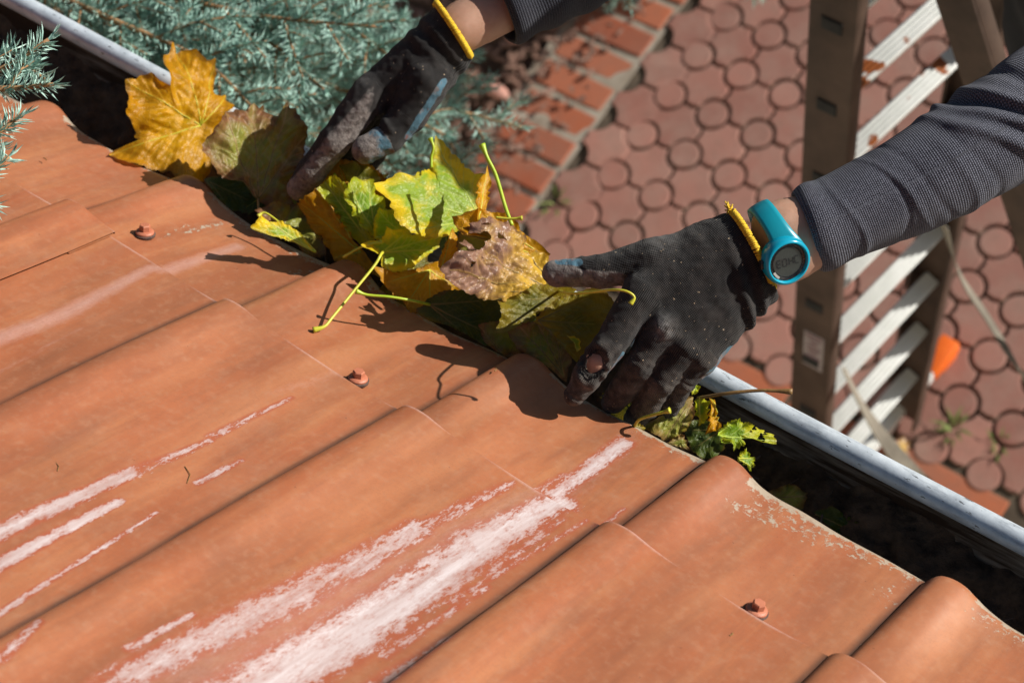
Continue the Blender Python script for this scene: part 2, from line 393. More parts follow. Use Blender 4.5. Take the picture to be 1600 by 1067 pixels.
M['slot'] = simple('dark_socket', (.006, .006, .007), (.02, .018, .016), 60, .7, .2)
M['orange'] = simple('orange_foot_plastic', (.78, .13, .015), (.84, .17, .02), 20, .4, .1)
M['strap'] = simple('webbing', (.10, .085, .065), (.34, .30, .24), 7, .9, .6, 500)
M['labelp'] = simple('faded_sticker', (.25, .20, .20), (.38, .33, .33), 40, .6, 0)
M['label_red'] = simple('sticker_print', (.14, .10, .13), (.25, .12, .12), 80, .6, 0)
def paver_mat(name, a, b, c3):
    t = NT(name); v = t.tc(); rnd = t.n('ObjectInfo').outputs['Random']
    wv = t.n('VectorMath', operation='ADD', i_0=v, i_1=t.n('ObjectInfo').outputs['Location']).outputs[0]
    c = t.mix(rnd, a, b); c = t.mix(t.math('MULTIPLY', t.ramp(t.noise(wv, 2.2, 3, .6), cr(.42, .62)), .45), c, (.24, .125, .10)); c = t.mix(t.math('MULTIPLY', t.ramp(t.noise(wv, 9, 5, .7), cr(.42, .70)), .75), c, c3)
    c = t.mix(t.math('MULTIPLY', t.ramp(t.noise(wv, 60, 6, .7), cr(.5, .75)), .35), c, (.16, .12, .09))
    t.P(Base_Color=c, Roughness=.85, Specular_IOR_Level=.3, Normal=t.bump(t.noise(wv, 240, 5, .7), .5, .002)); return t.m
M['paver'] = paver_mat('red_concrete_paver', (.30, .130, .100), (.42, .200, .155), (.36, .225, .18))
M['brick'] = paver_mat('orange_red_brick', (.34, .090, .042), (.48, .150, .072), (.32, .14, .09))
M['mortar'] = simple('pale_mortar', (.24, .19, .14), (.44, .39, .32), 12, .95, .5, 120)
M['joint'] = simple('joint_dirt', (.060, .042, .028), (.15, .115, .08), 9, 1, .7, 150, dist=.004)
M['soil'] = simple('litter_soil', (.055, .034, .022), (.17, .10, .065), 14, 1, .9, 90, dist=.02)
M['lawn'] = simple('rough_ground', (.05, .06, .03), (.10, .09, .05), 2, 1, .5, 20, dist=.02)
M['chips'] = simple('bark_chips', (.14, .07, .045), (.36, .22, .17), 3, .9, .4)
M['pebble'] = simple('pink_stone', (.45, .20, .15), (.55, .32, .26), 10, .9, .4)
M['plaster'] = simple('house_plaster', (.50, .46, .38), (.58, .54, .46), 6, .9, .4, 150)
M['wood'] = simple('fascia_wood', (.10, .06, .035), (.16, .10, .06), 20, .8, .4)
M['box'] = simple('dark_grey_box', (.035, .037, .04), (.06, .06, .062), 12, .7, .2)
M['boxrim'] = simple('pale_grey_rim', (.38, .38, .36), (.50, .50, .47), 12, .7, .2)
t = NT('blue_spruce_needle'); rn = t.n('TexCoord').outputs['Object']
c = t.mix(t.ramp(t.noise(rn, 220, 2, .5), cr(.3, .7)), (.19, .37, .31), (.60, .84, .75))
t.P(Base_Color=c, Roughness=.5, Specular_IOR_Level=.5)
tr = t.n('BsdfTranslucent', i_Color=c); mx = t.n('MixShader', i_0=.15); t.t.links.new(t.b.outputs[0], mx.inputs[1]); t.t.links.new(tr.outputs[0], mx.inputs[2]); t.t.links.new(mx.outputs[0], t.o.inputs[0])
M['needle'] = t.m
M['twig'] = simple('spruce_twig', (.20, .10, .045), (.42, .23, .10), 120, .8, .5, 400)
M['bark'] = simple('spruce_bark', (.09, .06, .045), (.17, .12, .09), 20, .95, .9, 60, dist=.01)
GREEN = (.10, .22, .012); YEL = (.62, .42, .012); GOLD = (.55, .29, .008)
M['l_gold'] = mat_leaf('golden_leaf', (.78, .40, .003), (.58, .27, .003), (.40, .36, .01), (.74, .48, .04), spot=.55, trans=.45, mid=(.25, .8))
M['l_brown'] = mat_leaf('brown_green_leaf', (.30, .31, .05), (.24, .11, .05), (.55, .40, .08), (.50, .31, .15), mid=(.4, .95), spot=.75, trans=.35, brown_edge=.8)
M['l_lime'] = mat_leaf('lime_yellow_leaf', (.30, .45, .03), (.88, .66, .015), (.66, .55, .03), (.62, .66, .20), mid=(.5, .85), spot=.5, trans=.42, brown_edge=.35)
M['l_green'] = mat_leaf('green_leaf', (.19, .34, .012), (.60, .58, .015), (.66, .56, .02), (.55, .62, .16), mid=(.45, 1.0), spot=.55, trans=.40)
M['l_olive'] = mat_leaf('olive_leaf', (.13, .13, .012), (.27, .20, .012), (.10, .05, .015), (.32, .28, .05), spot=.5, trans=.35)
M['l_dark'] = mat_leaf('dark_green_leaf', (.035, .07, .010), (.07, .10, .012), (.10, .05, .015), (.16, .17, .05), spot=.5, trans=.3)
M['l_crisp'] = mat_leaf('crisp_brown_leaf', (.62, .38, .035), (.30, .165, .115), (.44, .27, .19), (.50, .30, .08), mid=(.25, .85), spot=.6, trans=.2, rough=.36, brown_edge=.6)
M['stem_y'] = simple('yellow_green_stalk', (.50, .52, .03), (.62, .55, .06), 60, .4, .2)
M['stem_g'] = simple('green_stalk', (.32, .48, .02), (.46, .55, .04), 60, .4, .2)
M['rib_dim'] = simple('dull_leaf_rib', (.16, .13, .03), (.26, .19, .05), 90, .5, .2)
M['moss'] = simple('weed_green', (.10, .15, .03), (.22, .24, .07), 30, .7, .2)
M['stem_b'] = simple('brown_stalk', (.17, .085, .03), (.30, .18, .06), 90, .5, .3)
#MARK_BODY
# ================================================================== ground, paving
def sheet(name, x0, x1, y0, y1, z, mat, n=1, amp=0.0, kind='structure'):
    xs = np.linspace(x0, x1, n+1); ys = np.linspace(y0, y1, n+1); X, Y = np.meshgrid(xs, ys, indexing='ij')
    V = np.stack([X, Y, np.full_like(X, z)], -1).reshape(-1, 3)
    if amp: V[:, 2] += amp*nz(V, 7, 1)+amp*.6*nz(V, 23, 4)
    i, j = np.meshgrid(np.arange(n), np.arange(n), indexing='ij'); a = (i*(n+1)+j).ravel()
    f = np.stack([a, a+n+1, a+n+2, a+1], 1)
    return tag(obj(name, V, f, mat, smooth=bool(amp)), kind=kind)
sheet('ground', -60, 60, -60, 60, -0.03, M['lawn'])
sheet('planting_bed', -4.2, -1.74, -0.2, 4.2, -0.005, M['soil'], 60, .012)
pav = sheet('paved_yard', -1.74, 3.2, -0.25, 4.0, -0.001, M['joint'], 40, .0015)
P_ = 0.119
def piece(name, me, loc, parent, rz=0, tilt=.006):
    o = bpy.data.objects.new(name, me); COL.objects.link(o); o.parent = parent; o.location = loc
    o.rotation_euler = (random.gauss(0, tilt), random.gauss(0, tilt), rz + random.gauss(0, .012)); return o
def slab_mesh(name, outline, th, bev, mat):
    bm = bmesh.new(); vs = [bm.verts.new((x, y, 0)) for x, y in outline]; f = bm.faces.new(vs)
    r = bmesh.ops.extrude_face_region(bm, geom=[f]); top = [g for g in r['geom'] if isinstance(g, bmesh.types.BMVert)]
    for q in top: q.co.z += th
    bm.normal_update()
    te = [e for e in bm.edges if all(abs(q.co.z-th) < 1e-6 for q in e.verts)]
    bmesh.ops.bevel(bm, geom=te, offset=bev, segments=2, profile=.6, affect='EDGES')
    bmesh.ops.recalc_face_normals(bm, faces=bm.faces[:])
    me = bpy.data.meshes.new(name); bm.to_mesh(me); bm.free(); me.materials.append(mat); return me
disc_me = slab_mesh('round_paver', [(.0348*math.cos(a), .0348*math.sin(a)) for a in np.linspace(0, 2*math.pi, 28, endpoint=False)], .05, .0035, M['paver'])
ol = []
hp = P_/2; g = .0028; rc = .0425
for qx, qy, a0 in ((1, -1, 180), (1, 1, 270), (-1, 1, 0), (-1, -1, 90)):
    # concave corner around the disc, walking counter clockwise
    angs = np.linspace(math.radians(a0-4), math.radians(a0-86), 7)
    for a in angs: ol.append((qx*hp+rc*math.cos(a), qy*hp+rc*math.sin(a)))
    # kinked joint on the following side
    nx, ny = {(1, -1): (1, 0), (1, 1): (0, 1), (-1, 1): (-1, 0), (-1, -1): (0, -1)}[(qx, qy)]
    k = .0035 if nx else -.0035
    ol.append((nx*(hp-g)+(k if nx else 0), ny*(hp-g)+(k if ny else 0)))
ol = [(x*0.975 if abs(x) > .05 else x, y*.975 if abs(y) > .05 else y) for x, y in ol]
tile_me = slab_mesh('star_paver', ol, .05, .003, M['paver'])
cnt = 0
for i in range(-1, 16):
    for j in range(-1, 13):
        x = -1.412 + P_*i; y = 1.086 + P_*j
        if x > -1.50 and cnt < 290 and y > .99:
            if x < .35 and y < 2.5: piece('round_paver', disc_me, (x, y, -.042+random.gauss(0, .0012)), pav)
        xx, yy = x+hp, y+hp
        if xx > -1.52 and yy > 1.0 and xx < .35 and yy < 2.5: piece('star_paver', tile_me, (xx, yy, -.042+random.gauss(0, .0012)), pav)
for j in range(0, 13):
    piece('star_paver', tile_me, (-1.412-hp+.012, 1.086+P_*j+hp, -.044), pav)
for i in range(0, 15): piece('round_paver', disc_me, (-1.412+P_*i, 1.086-P_+.006, -.044), pav)
# brick edging: soldier course along the bed and a stretcher course along the house
mort = sheet('edging_mortar', -1.76, -1.521, 0.5, 4.0, .0035, M['mortar'], 90, .0018)
def brick_mesh(lx, ly):
    bm = bmesh.new(); bmesh.ops.create_cube(bm, size=1)
    for q in bm.verts: q.co = Vector((q.co.x*lx, q.co.y*ly, q.co.z*.06))
    bmesh.ops.bevel(bm, geom=bm.edges[:], offset=.004, segments=2, profile=.5, affect='EDGES')
    me = bpy.data.meshes.new('brick'); bm.to_mesh(me); bm.free(); me.materials.append(M['brick']); return me
bme = brick_mesh(.196, .066)
y = .62
while y < 3.2:
    piece('brick', bme, (-1.63+random.gauss(0, .003), y, -.022+random.gauss(0, .002)), mort, tilt=.012); y += .083
bme2 = brick_mesh(.245, .112)
mort2 = sheet('house_edging_mortar', -1.50, 3.2, 0.62, 0.955, .0015, M['joint'], 50, .0015)
for r in range(3):
    x = -1.40 + (.125 if r % 2 else 0)
    while x < 1.6:
        piece('brick', bme2, (x, .895-.117*r, -.030+random.gauss(0, .0015)), mort2, tilt=.006); x += .252
# bark litter and stones on the planting bed
mb = MB()
for i in range(5200):
    x, y = random.uniform(-3.0, -1.72) if i % 9 else random.uniform(-1.8, -1.58), random.uniform(.3, 3.0)
    a = random.uniform(0, 6.28); l = random.uniform(.004, .016); w = l*random.uniform(.2, .5); z = random.uniform(.004, .02)
    ca, sa = math.cos(a), math.sin(a); tl = random.uniform(-.3, .3)
    mb.box((x, y, z), ((ca, sa, tl), (-sa, ca, 0), (-tl*ca, -tl*sa, 1)), (l, w, .0025))
tag(mb.build('bark_litter', M['chips']), kind='stuff')
for i, (px, py, s, lb) in enumerate([(775, 145, .020, 'pink stone on the soil beside the brick edging, near the upper glove'), (730, 25, .018, 'pink stone lying in the planting bed behind the raised wrist'),
                                 (800, 60, .015, 'small pink stone closest to the top of the brick edging')]):
    c = groundp(px, py, .02); mbk = bmesh.new(); bmesh.ops.create_icosphere(mbk, subdivisions=3, radius=s)
    V = np.array([q.co[:] for q in mbk.verts]); V = V*(1+.25*nz(V, 40, i))[:, None]*np.array([1.6, .9, .6]) + c
    tag(obj('stone', V, [[q.index for q in f.verts] for f in mbk.faces], M['pebble']), lb, 'stone', 'stones in the planting bed'); mbk.free()
# grey box standing at the far end of the edging
bx = empty('planter_box', tuple(groundp(985, 20))); c = groundp(985, 20)
mb = MB(); mb.box(c+np.array([-.14, .17, .12]), np.eye(3), (.15, .15, .12), .01); mb.build('body', M['box'], bx, auto=40)
mb = MB()
for (ox, oy, hx, hy) in ((0, -.155, .165, .012), (0, .155, .165, .012), (-.155, 0, .012, .143), (.155, 0, .012, .143)):
    mb.box(c+np.array([-.14+ox, .17+oy, .243]), np.eye(3), (hx, hy, .012), .003)
mb.build('rim', M['boxrim'], bx, auto=40)
tag(bx, 'dark grey planter box with pale rim at the far end of the brick edging', 'planter')

def weed(px, py, n_, h_, label):
    c = groundp(px, py, .0); mbw = MB()
    for i in range(n_):
        a = random.uniform(0, 6.28); d = np.array([math.cos(a), math.sin(a), 0]); hh = h_*random.uniform(.5, 1.1); sd = np.cross(d, ez)*.003; b = c+d*random.uniform(0, .02)
        p = [b, b+d*hh*.3+ez*hh*.5, b+d*hh*.85+ez*hh*.55]; q = len(mbw.v)
        mbw.v += [tuple(v_) for v_ in (p[0]-sd*.5, p[0]+sd*.5, p[1]-sd, p[1]+sd, p[2])]; mbw.f += [(q, q+1, q+3, q+2), (q+2, q+3, q+4)]
    tag(mbw.build('weed', M['moss']), label, 'weed', 'weeds in the paving joints')
ex, ey, ez = np.eye(3)
weed(1492, 672, 16, .05, 'small green weed growing in the joint right of the ladder foot')
weed(1395, 752, 14, .04, 'sparse weed in the joint where pavers meet the red edging near the strap')
weed(868, 320, 12, .04, 'tiny weed at the corner of the brick edging and the round pavers')
weed(1560, 700, 10, .03, 'small weed between the pavers near the right edge of the yard')
# ================================================================== house and roof
house = empty('house', (0, -1.0, 0))
tag(house, 'house with orange terracotta coloured metal tile roof running down to the gutter', 'house')
ex, ey, ez = np.eye(3)
mb = MB(); mb.box((-.5, -2.6, 1.05), np.eye(3), (4.0, 2.55, 1.08)); mb.build('wall', M['plaster'], house)
mb = MB(); mb.box((-.5, -.0, EH-.21), np.eye(3), (4.0, .012, .07)); mb.build('fascia', M['wood'], house)
roof = MB()
c = roofp(-.5, -1.9, -.035); roof.box(c, (XA, T, N), (4.0, 1.93, .012)); roof = roof.build('roof', M['wood'], house)
PITCHX = .1935
PX = np.array([0, .0036, .0080, .0140, .020, .028, .037, .046, .060, .085, .12, .155, .180, .190, PITCHX])
PN = np.array([0, .0062, .0116, .0142, .0146, .0132, .0090, .0050, .0016, 0, -.0006, -.0004, .0004, .0006, .0004])
PF = np.array([0, .0036, .0050, .0056, .0058, .0059, .0057, .0053, .0044, .0026, 0, -.0012, -.0008, -.0004, 0])
def hermite(u, PNv, slope0):
    i = np.clip(np.searchsorted(PX, u, side='right')-1, 0, len(PX)-2); f = (u-PX[i])/(PX[i+1]-PX[i])
    m0 = np.gradient(PNv, PX); h = PX[i+1]-PX[i]; m0[0] = slope0; m0[-1] = 0
    return (2*f**3-3*f**2+1)*PNv[i]+(f**3-2*f**2+f)*h*m0[i]+(-2*f**3+3*f**2)*PNv[i+1]+(f**3-f**2)*h*m0[i+1]
def prof(x, t=0.0):                          # height of the profiled sheet above its pan
    u = np.mod(x, PITCHX); w = np.clip((np.asarray(t)+.01)/.125, 0, 1); w = w*w*(3-2*w)*.6+w*.4
    return hermite(u, PN, 1.9)*w+hermite(u, PF, 1.3)*(1-w)
# worn streaks, given by the places they start and end on the roof
def band(px1, py1, px2, py2, w1, w2, s):
    a = roof_xt(px1, py1); b = roof_xt(px2, py2); return (*a, *b, w1, w2, s)
WEAR = [band(-60, 872, 205, 748, .0085, .006, 1.3), band(205, 748, 330, 695, .008, .004, .75), band(-40, 915, 185, 792, .0065, .004, 1.3), band(330, 690, 455, 630, .006, .003, .70),
        band(-60, 1010, 60, 930, .004, .003, .9), band(60, 930, 245, 808, .0028, .002, .9), band(310, 762, 378, 727, .004, .003, .85),
        band(160, 1090, 430, 955, .013, .016, .92), band(430, 955, 650, 835, .016, .013, .92), band(650, 835, 800, 762, .011, .006, .66), band(200, 1028, 300, 975, .004, .003, .9),
        band(330, 1120, 570, 985, .024, .023, 1.22), band(570, 985, 760, 850, .022, .019, 1.22), band(760, 850, 880, 785, .017, .012, 1.2), band(868, 768, 975, 690, .0070, .0085, 1.15), band(838, 768, 880, 738, .006, .004, .75),
        band(760, 905, 880, 815, .006, .004, .68), band(700, 950, 915, 820, .004, .003, .66), band(930, 830, 975, 795, .003, .003, .8), band(600, 1030, 760, 925, .006, .004, .7),
        band(0, 1060, 60, 1000, .006, .004, .8), band(560, 1100, 700, 1010, .012, .006, .7)]
CHALK = [band(-60, 560, 100, 500, .010, .010, .8), band(100, 500, 235, 430, .010, .006, .8), band(250, 430, 372, 375, .009, .007, .75), band(-40, 610, 130, 520, .004, .003, .4),
         band(250, 1100, 560, 920, .05, .04, .5), band(560, 920, 840, 780, .04, .02, .45), band(420, 625, 530, 590, .008, .01, .35), band(880, 770, 990, 680, .02, .02, .35)]
LICH = [band(1150, 800, 1260, 830, .012, .012, .55), band(1180, 780, 1330, 850, .016, .02, .50), band(1250, 830, 1450, 905, .02, .016, .52), band(1545, 960, 1640, 1010, .03, .03, .55),
        band(1380, 940, 1420, 900, .02, .01, .4), band(290, 360, 345, 340, .004, .008, .6), band(455, 420, 530, 408, .012, .01, .5), band(300, 345, 250, 372, .004, .004, .5)]
FOLD_SHADE = []
def bandmask(X, Tt, bands):
    o = np.zeros_like(X)
    for x1, t1, x2, t2, w1, w2, s in bands:
        dx, dt = x2-x1, t2-t1; L = dx*dx+dt*dt; u = ((X-x1)*dx+(Tt-t1)*dt)/L; uc = np.clip(u, 0, 1)
        d = np.hypot(X-x1-uc*dx, (Tt-t1-uc*dt)); w = w1+(w2-w1)*uc
        o = np.maximum(o, s*np.exp(-(d/w)**2*.9))
    return o
def eave_t(x): return .140+.0012*np.sin(x*31)+.0008*np.sin(x*83+1)
def roof_tile(xa, xb, t0, t1, lift, xoff, ntt, nxx=64, eave=False, skew=0):
    us = np.concatenate([np.linspace(0, .06, 26), np.linspace(.06, PITCHX, nxx-26)])
    x_base = round((xa-xoff)/PITCHX)*PITCHX
    xs = us + x_base
    xs = xs[(xs+xoff >= xa-1e-6) & (xs+xoff <= xb+1e-6)]
    q = np.linspace(0, 1, ntt+1)
    X, Q = np.meshgrid(xs, q, indexing='ij')
    tend = eave_t(X) if eave else np.full_like(X, t1)
    Tt = t0+(tend-t0)*Q
    h = prof(X+1e-7*(X < X.max()), Tt if eave else Tt*0+.048); h[-1, :] = PN[-1] if xs[-1]-x_base > PITCHX-1e-4 else h[-1, :]
    Xw = X+xoff
    Nn = h+lift+(.0012*np.sin(Xw*9+Tt*7)+.0008*np.sin(Xw*37+Tt*23))
    if eave: Nn += .02*np.minimum(Xw, .1)*np.clip(Tt/.14, 0, 1)-.004*np.clip((Q-.93)/.07, 0, 1)**2
    V = ORG+XA*Xw[..., None]+T*Tt[..., None]+N*Nn[..., None]
    n1, n2 = X.shape; V = V.reshape(-1, 3)
    i, j = np.meshgrid(np.arange(n1-1), np.arange(n2-1), indexing='ij'); a = (i*n2+j).ravel()
    fc = np.stack([a, a+1, a+n2+1, a+n2], 1)
    # thickness: fold a skirt under the lower end and the right-hand edge
    fr = np.arange(n1)*n2+n2-1; sk = V[fr]-N*.0022-T*.0008; b = len(V); V = np.vstack([V, sk, sk-T*.05-N*.0005]); 
    f2 = np.stack([fr[:-1], np.arange(n1-1)+b, np.arange(1, n1)+b, fr[1:]], 1); f3 = np.stack([np.arange(n1-1)+b, np.arange(n1-1)+b+n1, np.arange(1, n1)+b+n1, np.arange(1, n1)+b], 1)
    fc = np.vstack([fc, f2, f3])
    Xw, Tf = Xw.ravel(), Tt.ravel()
    wear = bandmask(Xw, Tf, WEAR); chalk_edge_light = bandmask(Xw, Tf, CHALK); lich = bandmask(Xw, Tf, LICH)
    if eave: lich = np.maximum(lich, np.exp(-((tend.ravel()-Tf)/(.010+.008*np.clip(np.sin(Xw*14+1.0), 0, 1)))**2)*np.where((np.mod(Xw, PITCHX) > .04), 1.0, .35))
    u = np.mod(Xw-xoff+1e-5, PITCHX); fold_shade = np.maximum(np.exp(-((u-.0008)/.0026)**2), .95*np.exp(-((PITCHX-u)/.0042)**2))  # dark fold lines: shade of the risers put into the tile colour
    if not eave: chalk_edge_light = np.maximum(chalk_edge_light, 1.0*np.exp(-((t1-Tf)/.0016)**2)*(.6+.4*np.sin(Xw*60)))  # pale line on the step edge: a highlight put into the colour
    pad = lambda a_, v=0.: np.concatenate([a_, np.full(2*n1, v)])
    o = obj('roof_tile', V, fc, M['tile'], roof, True, attrs=dict(wear=pad(wear), chalk_edge_light=pad(chalk_edge_light), lichen=pad(lich), fold_shade=pad(fold_shade)), auto=38)
    return o
for k in range(-9, 5):
    roof_tile(PITCHX*k, PITCHX*(k+1), -.01, .14, 0.0, 0.0, 60, eave=True)
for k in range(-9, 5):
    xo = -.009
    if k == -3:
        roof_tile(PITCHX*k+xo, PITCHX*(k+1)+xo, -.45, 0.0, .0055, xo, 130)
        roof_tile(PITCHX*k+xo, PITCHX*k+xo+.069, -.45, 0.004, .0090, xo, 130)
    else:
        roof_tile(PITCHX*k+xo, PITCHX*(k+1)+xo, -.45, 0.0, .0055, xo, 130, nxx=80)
for r in (1, 2, 3):
    for k in range(-9, 5): roof_tile(PITCHX*k, PITCHX*(k+1), -.45-.42*r, -.44-.42*(r-1), .009, 0, 8, nxx=40)
# screws
for (px, py) in ((226, 372), (559, 594), (1181, 956), (30, -80)):
    x, t = roof_xt(px, py); h = float(prof(np.array([x]), t)[0]); c = roofp(x, t, h+.0005); tl = np.array([.05, .1, 0]); n_ = N+XA*random.uniform(-.12, .12); n_ /= np.linalg.norm(n_)
    a_ = XA-n_*(XA@n_); a_ /= np.linalg.norm(a_); b_ = np.cross(n_, a_)
    mb = MB(); mb.lathe(c, (a_, b_, n_), [(.0080, .0016), (.0080, .0026), (.0074, .0034), (.0058, .0040), (.0040, .0041)], 28)
    ph = random.random(); hexv = [(.0042, ph)]
    b0 = len(mb.v)
    for hh, rr in ((.0040, .0050), (.0086, .0049), (.0094, .0042)):
        for j in range(6): q = ph+j*math.pi/3; mb.v.append(tuple(c+a_*rr*math.cos(q)+b_*rr*math.sin(q)+n_*hh))
    for l in range(2):
        for j in range(6): mb.f.append((b0+l*6+j, b0+l*6+(j+1) % 6, b0+l*6+6+(j+1) % 6, b0+l*6+6+j))
    b1 = b0+12; mb.f.append(tuple(b1+j for j in range(6)))
    s_ = mb.build('screw', M['screw'], roof, auto=35)
    mb = MB(); mb.lathe(c, (a_, b_, n_), [(.0090, -.001), (.0092, .0008), (.0084, .0016)], 28); mb.build('washer', M['rubber'], roof, auto=35)

# ================================================================== gutter
GY = float(roofp(0, .14)[1])+.080; GW = .066; GCY = GY-GW
gz = lambda x: EH-.0862-.066-.016*0 + (.0 if x > 0 else -x*.042) 
EZ0 = float(roofp(0, .14)[2])
def rimz(x): return EZ0-.068 + (max(0, -x)*.042)
gutter = empty('rain_gutter', (0, GCY, EZ0-.1))
tag(gutter, 'half round zinc rain gutter with rolled rim, full of dark mud and leaves', 'gutter')
xs = np.linspace(-3.2, 2.2, 60); nA = 22
V = []
for layer in (0, 1):
    r_ = GW - .0016*layer
    for x in xs:
        for j in range(nA+1):
            a = math.pi*(j/nA); V.append((x, GCY+r_*math.cos(a), rimz(x)-.004-r_*1.05*math.sin(a)))
Fc = []; st = nA+1; off = len(xs)*st
for i in range(len(xs)-1):
    for j in range(nA):
        a = i*st+j; Fc.append((a, a+1, a+st+1, a+st)); Fc.append((off+a, off+a+st, off+a+st+1, off+a+1))
    Fc.append((i*st, (i+1)*st, off+(i+1)*st, off+i*st)); Fc.append((i*st+nA, off+i*st+nA, off+(i+1)*st+nA, (i+1)*st+nA))
obj('trough', V, Fc, M['gutter_in'], gutter)
mb = MB(); mb.tube([(x, GY+.002, rimz(x)) for x in np.linspace(-3.2, 2.2, 70)], .0098, 28); mb.build('rolled_rim', M['zinc'], gutter, auto=60)
for x in (-2.0, -1.15, .95):
    mb = MB(); mb.tube([(x, GCY+(GW+.002)*math.cos(a), rimz(x)-.004-(GW+.003)*1.05*math.sin(a)) for a in np.linspace(0, math.pi, 14)], .003, 6); mb.build('bracket', M['zinc'], gutter)
# mud lying in the gutter
xs = np.linspace(-3.2, 2.2, 900); ys = np.linspace(-.058, .058, 24); X, Y = np.meshgrid(xs, ys, indexing='ij')
V = np.stack([X, GCY+Y, np.array([rimz(x) for x in xs])[:, None]-.052+.3*Y**2/.06], -1).reshape(-1, 3)
V[:, 2] += .005*nz(V, 60, 2)+.0035*nz(V, 190, 5)+.012*nz(V, 9, 8)
n2 = len(ys); i, j = np.meshgrid(np.arange(len(xs)-1), np.arange(n2-1), indexing='ij'); a = (i*n2+j).ravel()
tag(obj('gutter_mud', V, np.stack([a, a+n2, a+n2+1, a+1], 1), M['mud']), kind='stuff')
mb = MB()
for i in range(170):
    x = random.uniform(-1.2, .6); y = GCY+random.uniform(-.05, .04); z = rimz(x)-.045+random.uniform(0, .008); a = random.uniform(0, 6.28); l = random.uniform(.005, .022)
    d = np.array([math.cos(a), math.sin(a), random.uniform(-.2, .3)]); p = np.array([x, y, z])
    mb.tube([p, p+d*l*.5+np.array([0, 0, .001]), p+d*l], random.uniform(.0004, .0010), 4)
tag(mb.build('needle_litter', M['bark']), kind='stuff')

# ================================================================== A-frame ladder
def plane_n(p, q): return np.cross(ray(*p), ray(*q))
def xon(n_, y, z): return CAM[0]-(n_[1]*(y-CAM[1])+n_[2]*(z-CAM[2]))/n_[0]
A1t, A1b = W(1304, 0, 2.5), W(1263, 640, 3.4)
dA = (A1b-A1t); A1bot = A1t+dA*((A1t[2]-.02)/-dA[2]); A1top = A1t-dA*(.62/-dA[2])
nA2, nB1 = plane_n((1470, 370), (1413, 645)), plane_n((1491, 0), (1549, 180))
def onA1(z): return A1t+dA*((A1t[2]-z)/-dA[2])
def onA2(z): y = onA1(z)[1]+.33; return np.array([xon(nA2, y, z), y, z])
def onB1(z): y = A1t[1]-.02+(A1t[2]-z)*-.10; return np.array([xon(nB1, y, z), y, z])
def onB2(z): p = onB1(z); return p+np.array([.03, .33, 0])
ladder = empty('folding_ladder', tuple(A1bot))
tag(ladder, 'aluminium folding ladder with pale ribbed rungs standing on the red pavers', 'ladder')
RWD = .036
def rail(pf, z0, z1, side, RWD=.036):
    a, b = pf(z0), pf(z1); d = a-b; L = np.linalg.norm(d); d /= L
    wy = np.array([0, 1., 0])*-1; wy = wy-d*(wy@d); wy /= np.linalg.norm(wy); wx = np.cross(d, wy); c = (a+b)/2
    mb = MB(); mb.box(c+wy*.0, (wx, d, wy), (RWD, L/2, .0022), .0015)
    for sg in (-1, 1): mb.box(c+wx*sg*(RWD-.0025)-wy*side*.0145, (wx, d, wy), (.0028, L/2, .0122), .001)
    mb.build('rail', M['rail'], ladder, auto=40); return d, wx, wy
zt = A1t[2]+.55
railsf = {}
for nm, pf, side, zb in (('A1', onA1, 1, .02), ('A2', onA2, -1, .03), ('B1', onB1, 1, .02), ('B2', onB2, -1, .02)):
    railsf[nm] = rail(pf, zt if nm[0] == 'A' else zt-.02, zb, side, .036 if nm[0] == 'A' else .028)
def rung(pa, pb, sock, axes):
    d = pb-pa; L = np.linalg.norm(d); d /= L; up = np.array([.45, .1, 1.]); up -= d*(up@d); up /= np.linalg.norm(up); dp = np.cross(d, up); dp /= np.linalg.norm(dp); c = (pa+pb)/2
    mb = MB(); mb.box(c, (d, dp, up), (L/2, .0150, .011), .002)
    for k in range(4): mb.box(c+dp*(-.0105+.007*k)+up*.0122, (d, dp, up), (L/2, .0022, .0016), .0006)
    mb.box(c-up*.017-dp*.012, (d, dp, up), (L/2, .0025, .007))
    mb.build('rung', M['alu'], ladder, auto=40)
    for pp, (ad, ax, aw) in zip(sock, axes):
        mb = MB(); mb.box(pp+aw*.0028, (ax, ad, aw), (.016, .012, .0016), .001); mb.box(pp+aw*.0048, (ax, ad, aw), (.0135, .0095, .0006)); mb.build('rung_socket', M['slot'], ladder, auto=40)
# rung heights: found from where rungs meet the left rail in view
def a1_y(z):
    p = onA1(z)-CAM; c = RW.T@p; return CY+F*c[1]/c[2]
zs_ = np.linspace(.05, 2.2, 2000); ys_ = np.array([a1_y(z) for z in zs_])
z150 = zs_[np.argmin(abs(ys_-165))]; z626 = zs_[np.argmin(abs(ys_-640))]; dz = (z150-z626)/5
z = z150+dz*2
while z > .12:
    pa, pb = onA1(z), onA2(z); e = (pb-pa)/np.linalg.norm(pb-pa)
    rung(pa+e*.003, pb-e*.003, [pa], [railsf['A1']])
    pa, pb = onB1(z-.04), onB2(z-.04); e = (pb-pa)/np.linalg.norm(pb-pa)
    if z > .3 and int(round(z/dz)) % 3 == 0: rung(pa+e*.003, pb-e*.003, [pa], [railsf['B1']])
    z -= dz
# faded sticker on the left rail
ad, ax, aw = railsf['A1']; c = onA1(float(zs_[np.argmin(abs(ys_-545))]))+aw*.0031+ax*.004
mb = MB(); mb.box(c, (ax, ad, aw), (.019, .052, .0004)); st_ = mb.build('sticker', M['labelp'], ladder)
mb = MB()
for k in range(9): mb.box(c+aw*.0006+ad*(.044-.0105*k), (ax, ad, aw), (.015-.004*(k % 3), .0022 if k % 2 else .0035, .0002))
mb.build('sticker_print', M['label_red'], st_)
